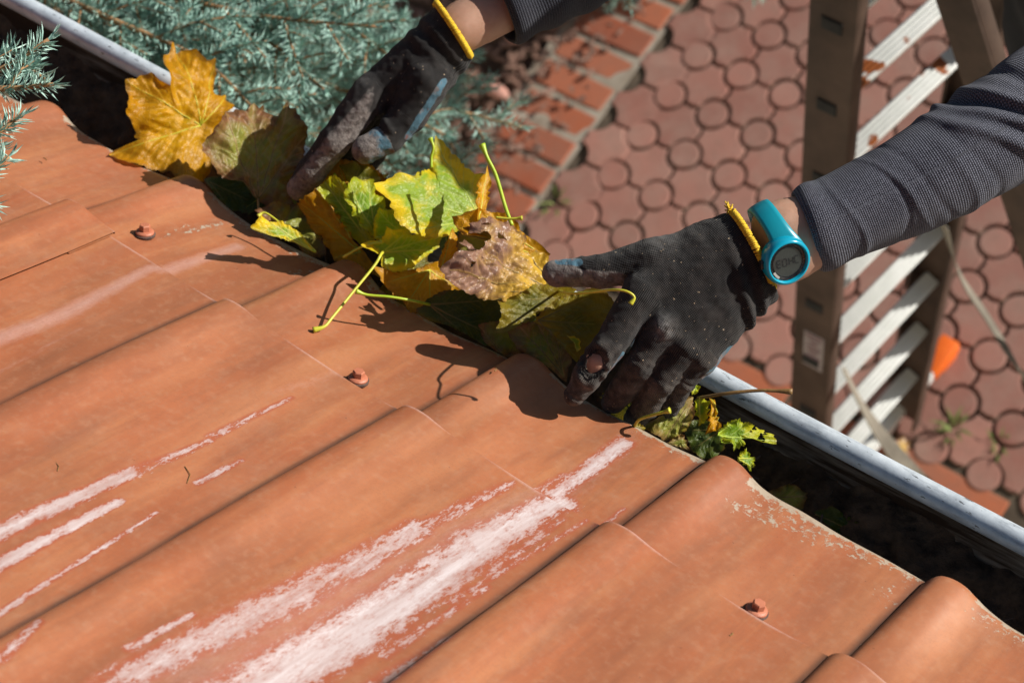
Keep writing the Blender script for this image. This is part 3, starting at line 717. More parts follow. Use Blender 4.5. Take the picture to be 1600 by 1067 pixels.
# stabiliser bars with orange end caps
for nm, pa, pb in (('A', onA1(.05), onA2(.05)), ('B', onB1(.05), onB2(.05))):
    e = pb-pa; e[2] = 0; e /= np.linalg.norm(e); dp = np.cross(e, ez)
    a = pa-e*.10; b = groundp(1452, 578, .04) if nm == 'A' else pb+e*.10; b[2] = .045; a[2] = .045; d = b-a; L = np.linalg.norm(d); d /= L; dp = np.cross(d, ez)
    mb = MB(); mb.box((a+b)/2, (d, dp, ez), (L/2, .018, .012), .003); mb.box((a+b)/2+ez*.0145, (d, dp, ez), (L/2, .007, .003), .001); mb.build('stabiliser_bar', M['alu'], ladder, auto=40)
    for p, sg in ((a, -1), (b, 1)):
        mb = MB(); mb.box(p+d*sg*.034-ez*.004, (d, dp, ez), (.044, .021, .017), .005); mb.box(p+d*sg*.046-ez*.026, (d, dp, ez), (.024, .018, .014), .004); mb.build('end_cap', M['orange'], ladder, auto=40)
# webbing straps between the two halves
def strap(pts, w=.011, tw=0.0):
    P = spline(pts, 30); mb = MB(); k = len(P)
    for i, p in enumerate(P):
        t_ = P[min(i+1, k-1)]-P[max(i-1, 0)]; t_ /= np.linalg.norm(t_); s_ = np.cross(t_, [math.sin(tw*i/k+.3), math.cos(tw*i/k+.3), .35]); s_ /= np.linalg.norm(s_); n_ = np.cross(t_, s_)
        for a, b in ((-1, -1), (1, -1), (1, 1), (-1, 1)): mb.v.append(tuple(p+s_*w*a+n_*.0009*b))
    for i in range(k-1):
        for j in range(4): mb.f.append((i*4+j, i*4+(j+1) % 4, i*4+4+(j+1) % 4, i*4+4+j))
    mb.f += [(0, 1, 2, 3), tuple(4*(k-1)+j for j in range(4))]
    mb.build('strap', M['strap'], ladder)
def at_h(px, py, h):
    r = ray(px, py); return CAM+r*((h-CAM[2])/r[2])
strap([at_h(1474, 350, .95), at_h(1500, 430, .85), at_h(1545, 500, .80), at_h(1600, 590, .80), at_h(1680, 690, .9)], .012, 2.0)
strap([at_h(1318, 575, .62), at_h(1345, 630, .60), at_h(1385, 690, .55), at_h(1440, 755, .50), at_h(1540, 850, .5)], .016, 2.2)

# ================================================================== person
person = empty('person', (float(ORG[0])+.06, float(ORG[1])+.86, .55))
tag(person, 'person in grey waffle knit top, black work gloves and turquoise watch clearing the gutter', 'person')
def O_(x, y, z): return ORG+np.array([x+.02, y+.06, z-.06])
LW, RWr = W(1206, 386, 1.518), W(718, 45, 1.664)                 # wrists
LE, RE = W(1700, 122, 1.545), W(1085, -165, 1.72)                # elbows
LS, RS = O_(.26, .78, -.03), O_(-.10, .78, -.03)
hipc = O_(-.03, .86, -.50); chest = O_(.08, .86, -.16); neck = O_(.08, .82, .03); headc = O_(.07, .765, .155)
look = (LW+RWr)/2-headc; look /= np.linalg.norm(look)
sideh = np.cross(look, ez); sideh /= np.linalg.norm(sideh); uph = np.cross(sideh, look)
LK, RK = O_(.19, .78, -.93), O_(-.04, .82, -.93); LA, RA = O_(.22, .92, -1.38), O_(.02, .92, -1.36)
LH, RH = hipc+np.array([.09, 0, -.04]), hipc+np.array([-.09, 0, -.04])
fwd = np.array([0, -1., 0])
def body_prims(g):                           # g: growth for clothing
    return dict(
        torso=[(hipc+ex*.05, chest+ex*.07, .115+g, .125+g), (hipc-ex*.05, chest-ex*.07, .115+g, .125+g), (chest+ex*.05, LS, .10+g, .058+g), (chest-ex*.05, RS, .10+g, .058+g)],
        arms=[(LS, LE, .052+g, .037+g), (RS, RE, .052+g, .039+g)],
        fore=[(LE, W(1310, 345, 1.518), .033+g, .0262+g), (W(1310, 345, 1.518), W(1216, 356, 1.511), .0255+g, .0225+g), (W(1310, 345, 1.518), W(1228, 402, 1.513), .0255+g, .0222+g), (RE, RWr, .038+g, .0225+g)],
        legs=[(LH, LK, .082+g, .055+g), (RH, RK, .082+g, .055+g), (LK, LA, .055+g, .036+g), (RK, RA, .055+g, .036+g)],
        feet=[(LA, LA+fwd*.15-ez*.05, .034, .028), (RA, RA+fwd*.15-ez*.05, .034, .028)])
def union(X, Y, Z, prims, k):
    D = None
    for a, b, ra, rb in prims:
        d = cone_d(X, Y, Z, a, b, ra, rb); D = d if D is None else smin(D, d, k)
    return D
def head_prims():
    return [(headc+uph*.035, headc+uph*.015-look*.02, .080, .085), (headc-uph*.03+look*.012, headc-uph*.085+look*.045, .062, .034),
            (headc-uph*.005+look*.083, headc-uph*.028+look*.098, .008, .013), (headc-uph*.055+sideh*.0, headc-uph*.07+look*.055, .05, .040),
            (neck-ez*.03, headc-uph*.05-look*.02, .062, .055), (headc+sideh*.078-uph*.005, headc+sideh*.080-uph*.03, .014, .010), (headc-sideh*.078-uph*.005, headc-sideh*.080-uph*.03, .014, .010)]
def body_fn(X, Y, Z):
    p = body_prims(0.0); D = union(X, Y, Z, p['torso'], .04)
    D = smin(D, union(X, Y, Z, p['arms']+p['fore'], .012), .03); D = smin(D, union(X, Y, Z, p['legs']+p['feet'], .015), .03)
    D = smin(D, union(X, Y, Z, head_prims(), .014), .02)
    for s in (-1, 1): D = -smin(-D, cone_d(X, Y, Z, headc+look*.090+sideh*s*.031+uph*.004, headc+look*.090+sideh*s*.028+uph*.004, .012, .012), .012)
    return D
allp = np.array([LW, RWr, LE, RE, LS, RS, headc+ez*.13, LA-ez*.06, RA+fwd*.2-ez*.1, hipc+np.array([.2, .18, 0])])
V, Fq = sdf_mesh(body_fn, allp.min(0)-.13, allp.max(0)+.13, .0085)
obj('body', V, Fq, M['skin'], person)
# face details and hair
for s in (-1, 1):
    mb = MB(); c = headc+look*.078+sideh*s*.030+uph*.004; mb.lathe(c, (sideh, uph, look), [(.0005, -.012), (.008, -.009), (.0115, -.001), (.009, .006), (.0005, .010)], 16); e_ = mb.build('eye', M['eye'], person, smooth=True)
    mb = MB(); mb.lathe(c+look*.0090, (sideh, uph, look), [(.0045, -.001), (.004, .0012), (.0005, .0018)], 12); mb.build('pupil', M['dark_ring'], e_, smooth=True)
mb = MB(); mb.tube([headc-uph*.062+look*.092-sideh*.022, headc-uph*.060+look*.101, headc-uph*.062+look*.092+sideh*.022], [.002, .0055, .002], 10); mb.build('mouth', M['lip'], person, smooth=True)
def hair_fn(X, Y, Z):
    D = cone_d(X, Y, Z, headc+uph*.042, headc+uph*.018-look*.024, .083, .090)
    n_ = uph*.75-look*.62; c = headc+uph*.012+look*.03
    cut = -((X-c[0])*n_[0]+(Y-c[1])*n_[1]+(Z-c[2])*n_[2])
    return np.maximum(D, cut)+.0015*np.sin(X*420+Y*160)*np.sin(Z*300+X*200)
V, Fq = sdf_mesh(hair_fn, headc-.14, headc+.15, .005); obj('hair', V, Fq, M['hair'], person)
def shirt_fn(X, Y, Z):
    p = body_prims(.010); D = union(X, Y, Z, p['torso'], .05)
    cl = p['fore']; me_ = [(LE, LE+(LW-LE)*.06, .046, .045), (RE, RE+(RWr-RE)*.10, .049, .048)]
    D = smin(D, union(X, Y, Z, p['arms']+me_, .012), .04)
    D = smin(D, cone_d(X, Y, Z, chest+ez*.1, neck-ez*.005, .09, .068), .03)
    D = np.maximum(D, (hipc[2]-.10)-Z)
    return D+.003*np.sin(Z*55+3*np.sin(X*20)+Y*30)*np.sin(X*24+Y*14)
V, Fq = sdf_mesh(shirt_fn, allp.min(0)-.13, allp.max(0)+.13, .0085)
obj('shirt', V, Fq, M['shirt_shaded'], person, uv=np.stack([(V[:, 0]+V[:, 1]*.6)*1000, V[:, 2]*1000], 1))
def tr_fn(X, Y, Z):
    p = body_prims(.013); hp_ = [(hipc+ex*.05, hipc+ex*.05+ez*.08, .128, .128), (hipc-ex*.05, hipc-ex*.05+ez*.08, .128, .128)]
    D = smin(union(X, Y, Z, hp_, .05), union(X, Y, Z, p['legs'], .01), .03)
    return D+.004*np.sin(Z*48+2*np.sin(Y*26)+X*11)
V, Fq = sdf_mesh(tr_fn, np.array([-.3, .5, EH-1.5]), np.array([.5, 1.25, EH-.3]), .010); obj('trousers', V, Fq, M['trousers'], person)
for A_ in (LA, RA):
    fn = lambda X, Y, Z: np.maximum(smin(cone_d(X, Y, Z, A_+ez*.03, A_-ez*.03, .050, .050), cone_d(X, Y, Z, A_-ez*.045, A_+fwd*.17-ez*.058, .044, .036), .02), (A_[2]-.085)-Z)
    V, Fq = sdf_mesh(fn, A_-np.array([.12, .30, .15]), A_+np.array([.12, .12, .14]), .006); obj('shoe', V, Fq, M['shoe'], person)

# --- detailed sleeve over each forearm
def sleeve(name, path, radii, mat, cuff, wr, seed, n_ax=260, n_c=120, sq=.0):
    P = spline(path, n_ax); R_ = np.interp(np.linspace(0, 1, n_ax+1), np.linspace(0, 1, len(radii)), radii)
    V = []; UV = []; s = 0; view = CAM-P[0]
    L_ = np.concatenate([[0], np.cumsum(np.linalg.norm(np.diff(P, axis=0), axis=1))])
    for i, p in enumerate(P):
        t_ = P[min(i+1, n_ax)]-P[max(i-1, 0)]; t_ /= np.linalg.norm(t_)
        u = view-t_*(view@t_); u /= np.linalg.norm(u); w = np.cross(t_, u)
        a = np.linspace(0, 2*np.pi, n_c, endpoint=False); l = L_[i]
        r = np.full(n_c, R_[i])
        r += wr(l, a)
        q = np.clip(l/.006, 0, 1); r -= .0022*(1-q)**2
        r += cuff*np.exp(-((l-.010)/.010)**2)
        r += .0006*np.sin(a*5+seed+l*60)+.0012*np.sin(a*2+seed*2+l*25)
        V.append(p+(np.cos(a)*r)[:, None]*u+(np.sin(a)*r)[:, None]*w); UV.append(np.stack([a*R_.mean()*1000, np.full(n_c, l*1000)], 1))
    V0 = np.array(V); Vi = []                 # inner lining near the opening
    for k_, (dl, dr) in enumerate(((0, -.0022), (14, -.0030), (34, -.0045))):
        c = P[dl]; ring = V0[dl]; d_ = ring-c; nr = np.linalg.norm(d_, axis=1)[:, None]; Vi.append(c+d_/nr*(nr+dr)); UV.append(UV[dl])
    allV = np.concatenate([V0.reshape(-1, 3), np.array(Vi).reshape(-1, 3)]); m_ = n_ax+1
    i, j = np.meshgrid(np.arange(n_ax), np.arange(n_c), indexing='ij'); jj = (j+1) % n_c
    f = np.stack([i*n_c+j, i*n_c+jj, (i+1)*n_c+jj, (i+1)*n_c+j], -1).reshape(-1, 4)
    b = m_*n_c; j = np.arange(n_c); jj = (j+1) % n_c
    f = np.vstack([f, np.stack([j, b+j, b+jj, jj], 1), np.stack([b+j, b+n_c+j, b+n_c+jj, b+jj], 1), np.stack([b+n_c+j, b+2*n_c+j, b+2*n_c+jj, b+n_c+jj], 1)])
    uvs = np.concatenate(UV)
    return obj(name, allV, f, mat, person, uv=uvs)
def wr_left(l, a):
    o = np.zeros_like(a)
    for k, (l0, w_, amp, ph, sk) in enumerate(((.030, .0035, .0016, .5, .006), (.062, .004, -.0014, 1.2, .012), (.074, .004, .0016, .3, .014), (.092, .004, -.0014, .2, .012), (.108, .005, .0022, .9, .016), (.128, .005, -.0018, .4, .012),
                                          (.150, .006, .0045, .1, .030), (.163, .005, -.0042, .1, .030), (.176, .006, .0055, -.2, .038), (.190, .005, -.0050, -.2, .038), (.205, .007, .0060, -.4, .040), (.222, .006, -.005, -.4, .03))):
        c = l0+sk*np.sin(a+ph)+.002*np.sin(3*a+k); o += amp*(.55 if l0 < .14 else .8)*np.exp(-((l-c)/(w_*(.8 if l0 < .14 else 1)))**2)*(.5+.5*np.cos(a-ph+.6*np.sin(k)))
    return o
LD = (LE-LW)/np.linalg.norm(LE-LW)
Lp = [W(1258, 361, 1.521), W(1300, 346, 1.520), W(1380, 309, 1.519), W(1460, 268, 1.518), W(1545, 217, 1.524), W(1620, 168, 1.532), W(1700, 118, 1.545)]
sleeve('sleeve', Lp, [.0345, .0348, .0368, .0400, .0440, .0475, .0490], M['sleeve'], .0026, wr_left, 1.0)
Rp = [W(776, 10, 1.67), W(820, -12, 1.675), W(900, -60, 1.69), W(1000, -118, 1.705), W(1085, -165, 1.72)]
sleeve('sleeve', Rp, [.035, .037, .044, .050, .052], M['shirt_shaded'], .002, lambda l, a: .0012*np.sin(l*180+np.sin(a)), 2.0, 120, 70)

# --- gloves
def glove(name, chains, palm, h, extra=None, paint=None, kf=.0018, kp=.0065, cut=None):
    prims = []; voff = 0
    for ch in chains:
        for i in range(len(ch)-1):
            (x1, y1, z1, r1), (x2, y2, z2, r2) = ch[i], ch[i+1]
            prims.append((W(x1, y1, z1), W(x2, y2, z2), r1, r2))
    pal = [(W(*a[:3]), W(*b[:3]), a[3], b[3]) for a, b in palm]
    pts = np.array([q for a, b, _, _ in prims+pal for q in (a, b)])
    def fn(X, Y, Z):
        D = union(X, Y, Z, pal, .014); G = None; k = 0
        for ch in chains:
            g = None
            for i in range(len(ch)-1):
                a, b, ra, rb = prims[k]; k += 1; d = cone_d(X, Y, Z, a, b, ra, rb); g = d if g is None else smin(g, d, .0035)
            G = g if G is None else smin(G, g, kf)
        D = smin(D, G, kp)
        if cut: D = np.maximum(D, (X-cut[0][0])*cut[1][0]+(Y-cut[0][1])*cut[1][1]+(Z-cut[0][2])*cut[1][2])
        return D
    V, Fq = sdf_mesh(fn, pts.min(0)-.036, pts.max(0)+.036, h)
    # knit coordinates from the nearest bone
    best = np.full(len(V), 1e9); UV = np.zeros((len(V), 2)); bone = np.zeros(len(V), int); along = np.zeros(len(V))
    for k, (a, b, ra, rb) in enumerate(pal+prims):
        ba = b-a; L = np.linalg.norm(ba); t_ = ba/L; rel = V-a; l = rel@t_; lc = np.clip(l, 0, L)
        d = np.linalg.norm(rel-lc[:, None]*t_, axis=1)-(ra+(rb-ra)*lc/L)
        u = np.cross(t_, RW[:, 2]); u /= np.linalg.norm(u); w = np.cross(t_, u)
        ang = np.arctan2(rel@w, rel@u)
        m_ = d < best; best[m_] = d[m_]; bone[m_] = k; along[m_] = (lc/L)[m_]
        r_ = max(ra, rb) if k >= len(pal) else .024
        UV[m_] = np.stack([ang*r_*1000, l*1000+k*3], 1)[m_]
    # smooth the panel coordinate jumps on the hand back by projecting palm bones on common axes
    pm = bone < len(pal); c0 = pal[0][0]; ax_ = (pal[1][1]-pal[1][0]); ax_ /= np.linalg.norm(ax_); sd = np.cross(ax_, -RW[:, 2]); sd /= np.linalg.norm(sd)
    UV[pm] = np.stack([(V-c0)@sd*1000, (V-c0)@ax_*1000], 1)[pm]
    # vertex normals (approx. from sdf gradient)
    def f3(Q): return fn(Q[:, 0], Q[:, 1], Q[:, 2])
    G = np.stack([f3(V+d)-f3(V-d) for d in np.eye(3)*.0008], 1); G /= np.linalg.norm(G, axis=1)[:, None]+1e-9
    c = (V-CAM)@RW; px = np.stack([CX+F*c[:, 0]/c[:, 2], CY+F*c[:, 1]/c[:, 2]], 1)
    disp = .0004*nz(V, 260, 3)+.0004*nz(V, 90, 1)
    at = dict(coat=np.zeros(len(V)), dirt=np.zeros(len(V)), pale=np.zeros(len(V)), blue=np.zeros(len(V)))
    if paint: disp = disp+paint(V, G, px, bone-len(pal), along, at)
    V = V+G*disp[:, None]
    return obj(name, V, Fq, M['glove'], person, uv=UV, attrs=at)
def seg_d(p, a, b):
    a = np.array(a, float); b = np.array(b, float); ba = b-a; t_ = np.clip(((p-a)@ba)/(ba@ba), 0, 1); return np.linalg.norm(p-a-t_[:, None]*ba, axis=1)
axL = W(1230, 362, 1.50)-W(1150, 408, 1.50); axL /= np.linalg.norm(axL)
cL = W(1176, 392, 1.511); uL = W(1147, 330, 1.510)-cL; uL -= axL*(uL@axL); uL /= np.linalg.norm(uL)
axR = W(760, 20, 1.66)-W(690, 66, 1.66); axR /= np.linalg.norm(axR)
cR = W(708, 47, 1.66); uR = W(676, 12, 1.66)-cR; uR -= axR*(uR@axR); uR /= np.linalg.norm(uR)
# left glove, on the right of the view
LCH = [[(1110, 392, 1.520, .0203), (1020, 408, 1.518, .0182), (938, 424, 1.524, .0130), (868, 427, 1.533, .0108)],
       [(1002, 462, 1.505, .0162), (952, 540, 1.501, .0127), (918, 588, 1.506, .0111), (897, 618, 1.512, .0087)],
       [(1037, 512, 1.504, .0150), (1000, 568, 1.510, .0122), (976, 606, 1.530, .0114), (958, 628, 1.544, .0098)],
       [(1070, 541, 1.507, .0140), (1034, 594, 1.515, .0114), (1010, 634, 1.534, .0105), (992, 655, 1.554, .0095)],
       [(1096, 560, 1.512, .0124), (1068, 592, 1.520, .0101), (1052, 622, 1.536, .0093), (1040, 645, 1.556, .0085)]]
LPM = [((1172, 372, 1.514, .0225), (1010, 455, 1.508, .0167)), ((1182, 398, 1.514, .0235), (1042, 505, 1.506, .0162)), ((1190, 420, 1.517, .0215), (1072, 536, 1.510, .0155)),
       ((1192, 432, 1.523, .0185), (1094, 556, 1.516, .0142)), ((1175, 365, 1.521, .0205), (1105, 392, 1.522, .0210)), ((1105, 395, 1.525, .021), (1060, 440, 1.530, .018))]
HOLE = np.array([927, 569.])
def paintL(V, G, px, bone, al, at):
    d = np.zeros(len(V)); x, y = px[:, 0], px[:, 1]; vis = G@(CAM-V[0])
    ca = W(1195, 388, 1.49)-W(1100, 440, 1.48); ca /= np.linalg.norm(ca); s_ = (V-W(1195, 388, 1.49))@ca   # along the wrist, 0 at the cuff
    low = np.clip(((V-W(1160, 400, 1.49))@np.array(RW[:, 1]))/.03*.5+.5, 0, 1)
    env = np.exp(-((s_+.022)/.024)**2)
    d += env*(.0003+.0024*low)*np.sin(s_*400+2.6*np.sin(s_*55)+3.4*low)*(.6+.4*np.sin(s_*130+low*5))
    # knuckles
    for (a, b, r_, amp) in ((1037, 512, 16, .0020), (1000, 468, 15, .0012), (1070, 541, 14, .0018), (1096, 560, 12, .0016), (1034, 594, 10, .0010), (1068, 592, 9, .0012), (1000, 566, 12, .0010)):
        d += amp*np.exp(-((x-a)**2+(y-b)**2)/r_**2)
    # creases over the finger joints
    for b0 in range(3, 15): d -= .0006*(bone == b0)*np.exp(-((al-.93)/.06)**2)
    
    at['dirt'] += .75*(bone >= 3)*np.clip((y-480)/130, 0, 1)+.55*((bone == 2) | (bone == 1))*np.clip((y-418)/16, 0, 1); at['coat'] += 1.0*((bone == 2) | (bone == 1))*np.clip((y-418)/10, 0, 1)*np.clip((1000-x)/40, 0, 1)+.9*(bone == 2)*np.clip((912-x)/20, 0, 1)
    at['pale'] += np.exp(-((x-1036)**2/15**2+(y-514)**2/19**2))+.35*np.exp(-((x-1035)**2+(y-372)**2)/24**2)  # pale spot: knuckle highlight put into the knit colour
    at['blue'] += 1.1*np.exp(-(seg_d(px, (872, 408), (905, 410))/6)**2)
    at['blue'] += 1.2*np.exp(-(seg_d(px, (974, 552), (946, 590))/2.5)**2)*((bone >= 3) & (bone <= 5))
    cu = G@np.array(-RW[:, 2]); at['blue'] += 1.0*(cu < -.25)*(y > 430)+1.2*np.clip((x-1093)/6, 0, 1)*(y > 540)*(cu < .55)
    # torn hole in the index finger: skin underneath shows
    rr = np.hypot((x-HOLE[0])*.9+(y-HOLE[1])*.35, (y-HOLE[1])*.62-(x-HOLE[0])*.2)/16.5
    front = ((bone >= 3) & (bone <= 5)).astype(float)*(cu > 0)
    d += front*(.0018*np.exp(-((rr-1.25)/.28)**2)*(1+.5*np.sin(np.arctan2(y-HOLE[1], x-HOLE[0])*9)) - .0034*np.exp(-(rr/.85)**4))
    # tear on the thumb edge
    d += .0018*np.exp(-((x-908)**2+(y-398)**2)/4**2)-.0008*np.exp(-(seg_d(px, (900, 412), (912, 424))/3)**2)
    return d
glove('glove', LCH, LPM, .00115, paint=paintL, cut=(cL, axL))
# skin in the hole and frayed yarn round it
c, r_ = W(927, 568, 1.4795-.0118), .0
bb = W(952, 540, 1.501); b2 = W(918, 588, 1.506); mid_ = bb+(b2-bb)*.52
mb = MB(); mb.tube([bb+(b2-bb)*.18, mid_, bb+(b2-bb)*.86], [.0088, .0116, .0084], 18); mb.build('finger_skin', M['skin'], person, smooth=True)
axf = (b2-bb)/np.linalg.norm(b2-bb); vw = CAM-mid_; vw -= axf*(vw@axf); vw /= np.linalg.norm(vw); sdv = np.cross(axf, vw)
mb = MB()
for k in range(110):
    a = k/110*2*math.pi; rx, ry = .0080+random.uniform(-.0007, .0007), .0118+random.uniform(-.0008, .001)
    lat = math.cos(a)*rx; p = mid_+sdv*lat+axf*math.sin(a)*ry+vw*(math.sqrt(max(.0122**2-lat**2, 1e-6))+random.uniform(-.0002, .0008))
    q = p+(sdv*(-math.sin(a))+axf*math.cos(a))*random.uniform(.0005, .0022)+vw*random.uniform(-.0004, .0012)-(sdv*math.cos(a)+axf*math.sin(a))*random.uniform(-.0006, .0014)
    mb.tube([p, (p+q)/2+vw*.0004, q], random.uniform(.0003, .00055), 5)
mb.build('frayed_yarn', M['glove'], person)
# right glove, upper left of the view
RCH = [[(668, 128, 1.660, .0190), (640, 178, 1.668, .0160), (606, 216, 1.668, .0130), (572, 234, 1.666, .0124)],
       [(575, 150, 1.672, .0165), (522, 222, 1.676, .0137), (487, 268, 1.688, .0127), (467, 294, 1.698, .0110)],
       [(580, 152, 1.700, .0160), (532, 232, 1.715, .0125), (498, 280, 1.732, .0110), (478, 308, 1.748, .0095)],
       [(590, 165, 1.720, .0150), (556, 240, 1.740, .0118), (530, 285, 1.755, .0105), (512, 310, 1.770, .0090)],
       [(605, 170, 1.735, .0130), (585, 240, 1.755, .0100), (562, 275, 1.765, .0090), (548, 295, 1.775, .0080)]]
RPM = [((704, 48, 1.662, .0215), (592, 140, 1.680, .0185)), ((708, 52, 1.667, .0225), (622, 150, 1.690, .020)), ((712, 60, 1.670, .021), (655, 140, 1.675, .0215)), ((705, 50, 1.682, .018), (605, 155, 1.712, .016))]
def paintR(V, G, px, bone, al, at):
    d = np.zeros(len(V)); x, y = px[:, 0], px[:, 1]; cu = G@np.array(-RW[:, 2])
    ca = W(716, 44, 1.66)-W(640, 110, 1.66); ca /= np.linalg.norm(ca); s_ = (V-W(706, 48, 1.66))@ca
    d += .0012*np.exp(-((s_+.02)/.02)**2)*np.sin(s_*380)
    d += .0016*np.exp(-(seg_d(px, (590, 172), (612, 205))/5)**2)-.0014*np.exp(-(seg_d(px, (584, 182), (598, 212))/4)**2)*(bone <= 2)
    at['blue'] += 1.0*np.exp(-(seg_d(px, (694, 128), (636, 215))/7)**2)*(x-640 > (200-y)*.55)+.52*(bone == 2)*(x > 575)
    at['dirt'] += .9*(bone == 2); at['coat'] += 1.1*(bone == 2)+1.0*((bone >= 3) & (bone <= 5))*np.clip((seg_d(px, (560, 120), (440, 260))-18)/12, 0, 1)*np.clip((600-x)/40, 0, 1); at['dirt'] += .3*(bone > 5)
    return d
glove('glove', RCH, RPM, .0013, paint=paintR, cut=(cR, axR))
# yellow bound cuffs
def band_ring(c, ax_, ra, rb, u, tilt, nm='glove_cuff_band'):
    w = np.cross(ax_, u); pts = []
    for k in range(91):
        a = 2*math.pi*k/90; pts.append(c+u*ra*math.cos(a)+w*rb*math.sin(a)+ax_*(tilt*math.cos(a)+.0006*math.sin(5*a)))
    mb = MB(); mb.tube(pts, [.0019+.0003*math.sin(k*1.9) for k in range(91)], 10, cap=False)
    for k in range(0, 130):                  # overlock loops
        a = 2*math.pi*(k+random.uniform(-.3, .3))/130; p = c+u*ra*math.cos(a)+w*rb*math.sin(a)+ax_*tilt*math.cos(a); o_ = u*math.cos(a)+w*math.sin(a)
        t_ = -u*math.sin(a)+w*math.cos(a)
        mb.tube([p-ax_*.0030+o_*.0004, p+o_*.0024+t_*.0008, p+ax_*.0026+o_*.0006+t_*.0016], random.uniform(.0006, .00095), 5)
    mb.build(nm, M['band'], person, smooth=True)
band_ring(cL, axL, .0335, .0245, uL, .001)
mb = MB()
for k in range(26):
    p = cL+uL*.0345; q = p+np.array([random.gauss(0, 1), random.gauss(0, 1), random.gauss(0, 1)])*.003+uL*.003; mb.tube([p+(q-p)*.1, (p+q)/2+uL*.001, q], .0006, 5)
mb.build('loose_yarn', M['band'], person, smooth=True)
band_ring(cR, axR, .0268, .0225, uR, 0)

# --- watch
watch = empty('wrist_watch', tuple(W(1230, 410, 1.45)))
tag(watch, 'turquoise digital wrist watch with round grey display on the bare wrist', 'watch')
sc_ = W(1214, 374, 1.512); sa = axL                             # strap ring round the wrist
u_ = W(1190, 324, 1.512)-sc_; u_ -= sa*(u_@sa); u_ /= np.linalg.norm(u_); w_ = np.cross(sa, u_)
if w_@(CAM-sc_) < 0: w_ = -w_
pts = []; MBs = MB(); nk = 96
for k in range(nk):
    a = 2*math.pi*k/nk; o_ = u_*math.cos(a)*.0300+w_*math.sin(a)*.0272; nrm = (u_*math.cos(a)/.0300+w_*math.sin(a)/.0272); nrm /= np.linalg.norm(nrm)
    wd = .0088+.0042*math.exp(-((a-math.radians(118))/.5)**2); c = sc_+o_
    prof_ = [(-1, -.0006), (-.96, .0010), (-.6, .0018), (0, .0021), (.6, .0018), (.96, .0010), (1, -.0006), (.9, -.0012), (-.9, -.0012)]
    for (l, h_) in prof_: MBs.v.append(tuple(c+sa*l*wd+nrm*(h_+.0006)))
for k in range(nk):
    for j in range(9): MBs.f.append((k*9+j, k*9+(j+1) % 9, ((k+1) % nk)*9+(j+1) % 9, ((k+1) % nk)*9+j))
MBs.build('strap', M['cyan2'], watch, smooth=True)
wc = W(1230, 409, 1.4845); wn_ = (CAM-wc)/np.linalg.norm(CAM-wc)
wn_ = wn_+RW[:, 0]*.52+RW[:, 1]*.42; wn_ /= np.linalg.norm(wn_)
au = RW[:, 0]-wn_*(RW[:, 0]@wn_); au /= np.linalg.norm(au); av = np.cross(wn_, au)    # av points up in the picture
if av@RW[:, 1] > 0: av = -av
wx = (au, av, wn_)
mb = MB(); mb.lathe(wc, wx, [(.0165, -.0125), (.0184, -.0105), (.0192, -.005), (.0192, -.001), (.0187, .0020), (.0177, .0031), (.0165, .0032), (.0156, .0022), (.0152, -.0005)], 64); mb.build('case', M['cyan'], watch, auto=50)
mb = MB(); mb.lathe(wc, wx, [(.0153, -.0006), (.0150, .0012), (.0142, .0009), (.0128, .0000), (.0122, .0002)], 64); mb.build('bezel', M['dark_ring'], watch, auto=50)
mb = MB(); mb.lathe(wc, wx, [(.0121, -.0002), (.0120, .0006), (.0001, .0006)], 64); mb.build('display', M['lcd'], watch, auto=50)
mb = MB(); mb.lathe(wc, wx, [(.0147, .0013), (.0145, .0021), (.010, .0025), (.0001, .0026)], 64); mb.build('glass', M['glass'], watch, auto=50)
mb = MB(); q0 = math.radians(214)
for k in range(3): a = q0+.17*k; mb.box(wc+au*.0137*math.cos(a)+av*.0137*math.sin(a)+wn_*.0026, (au*math.cos(a)+av*math.sin(a), av*math.cos(a)-au*math.sin(a), wn_), (.0010, .0011, .0002))
mb.build('index_mark', M['boxrim'], watch)
SEG = {'E': 'afged', '0': 'abcdef', 'H': 'fegbc', 'C': 'afed'}
def digit(ch, cx, cy, hgt=.0062, wid=.0034, th=.00055):
    hw, hh = wid/2, hgt/2; S = dict(a=(0, hh, 1), g=(0, 0, 1), d=(0, -hh, 1), f=(-hw, hh/2, 0), b=(hw, hh/2, 0), e=(-hw, -hh/2, 0), c=(hw, -hh/2, 0))
    rot = math.radians(9); ca, sa_ = math.cos(rot), math.sin(rot); A_ = au*ca+av*sa_; B_ = av*ca-au*sa_; mb = MB()
    for k in SEG[ch]:
        x, y, hz = S[k]; mb.box(wc+A_*(cx+x)+B_*(cy+y)+wn_*.0008, (A_, B_, wn_), (hw*.80, th, .0001) if hz else (th, hh/2*.82, .0001))
    mb.build('digit', M['digit'], watch)
for ch, cx in (('E', -.0076), ('0', -.0026), ('H', .0028), ('C', .0078)): digit(ch, cx, .0002)
mb = MB(); mb.box(wc-au*.0198-av*.0015-wn_*.004, (av, wn_, au), (.0035, .0022, .0016), .0007); mb.build('button', M['dark_ring'], watch, auto=40)
#MARK_LEAVES

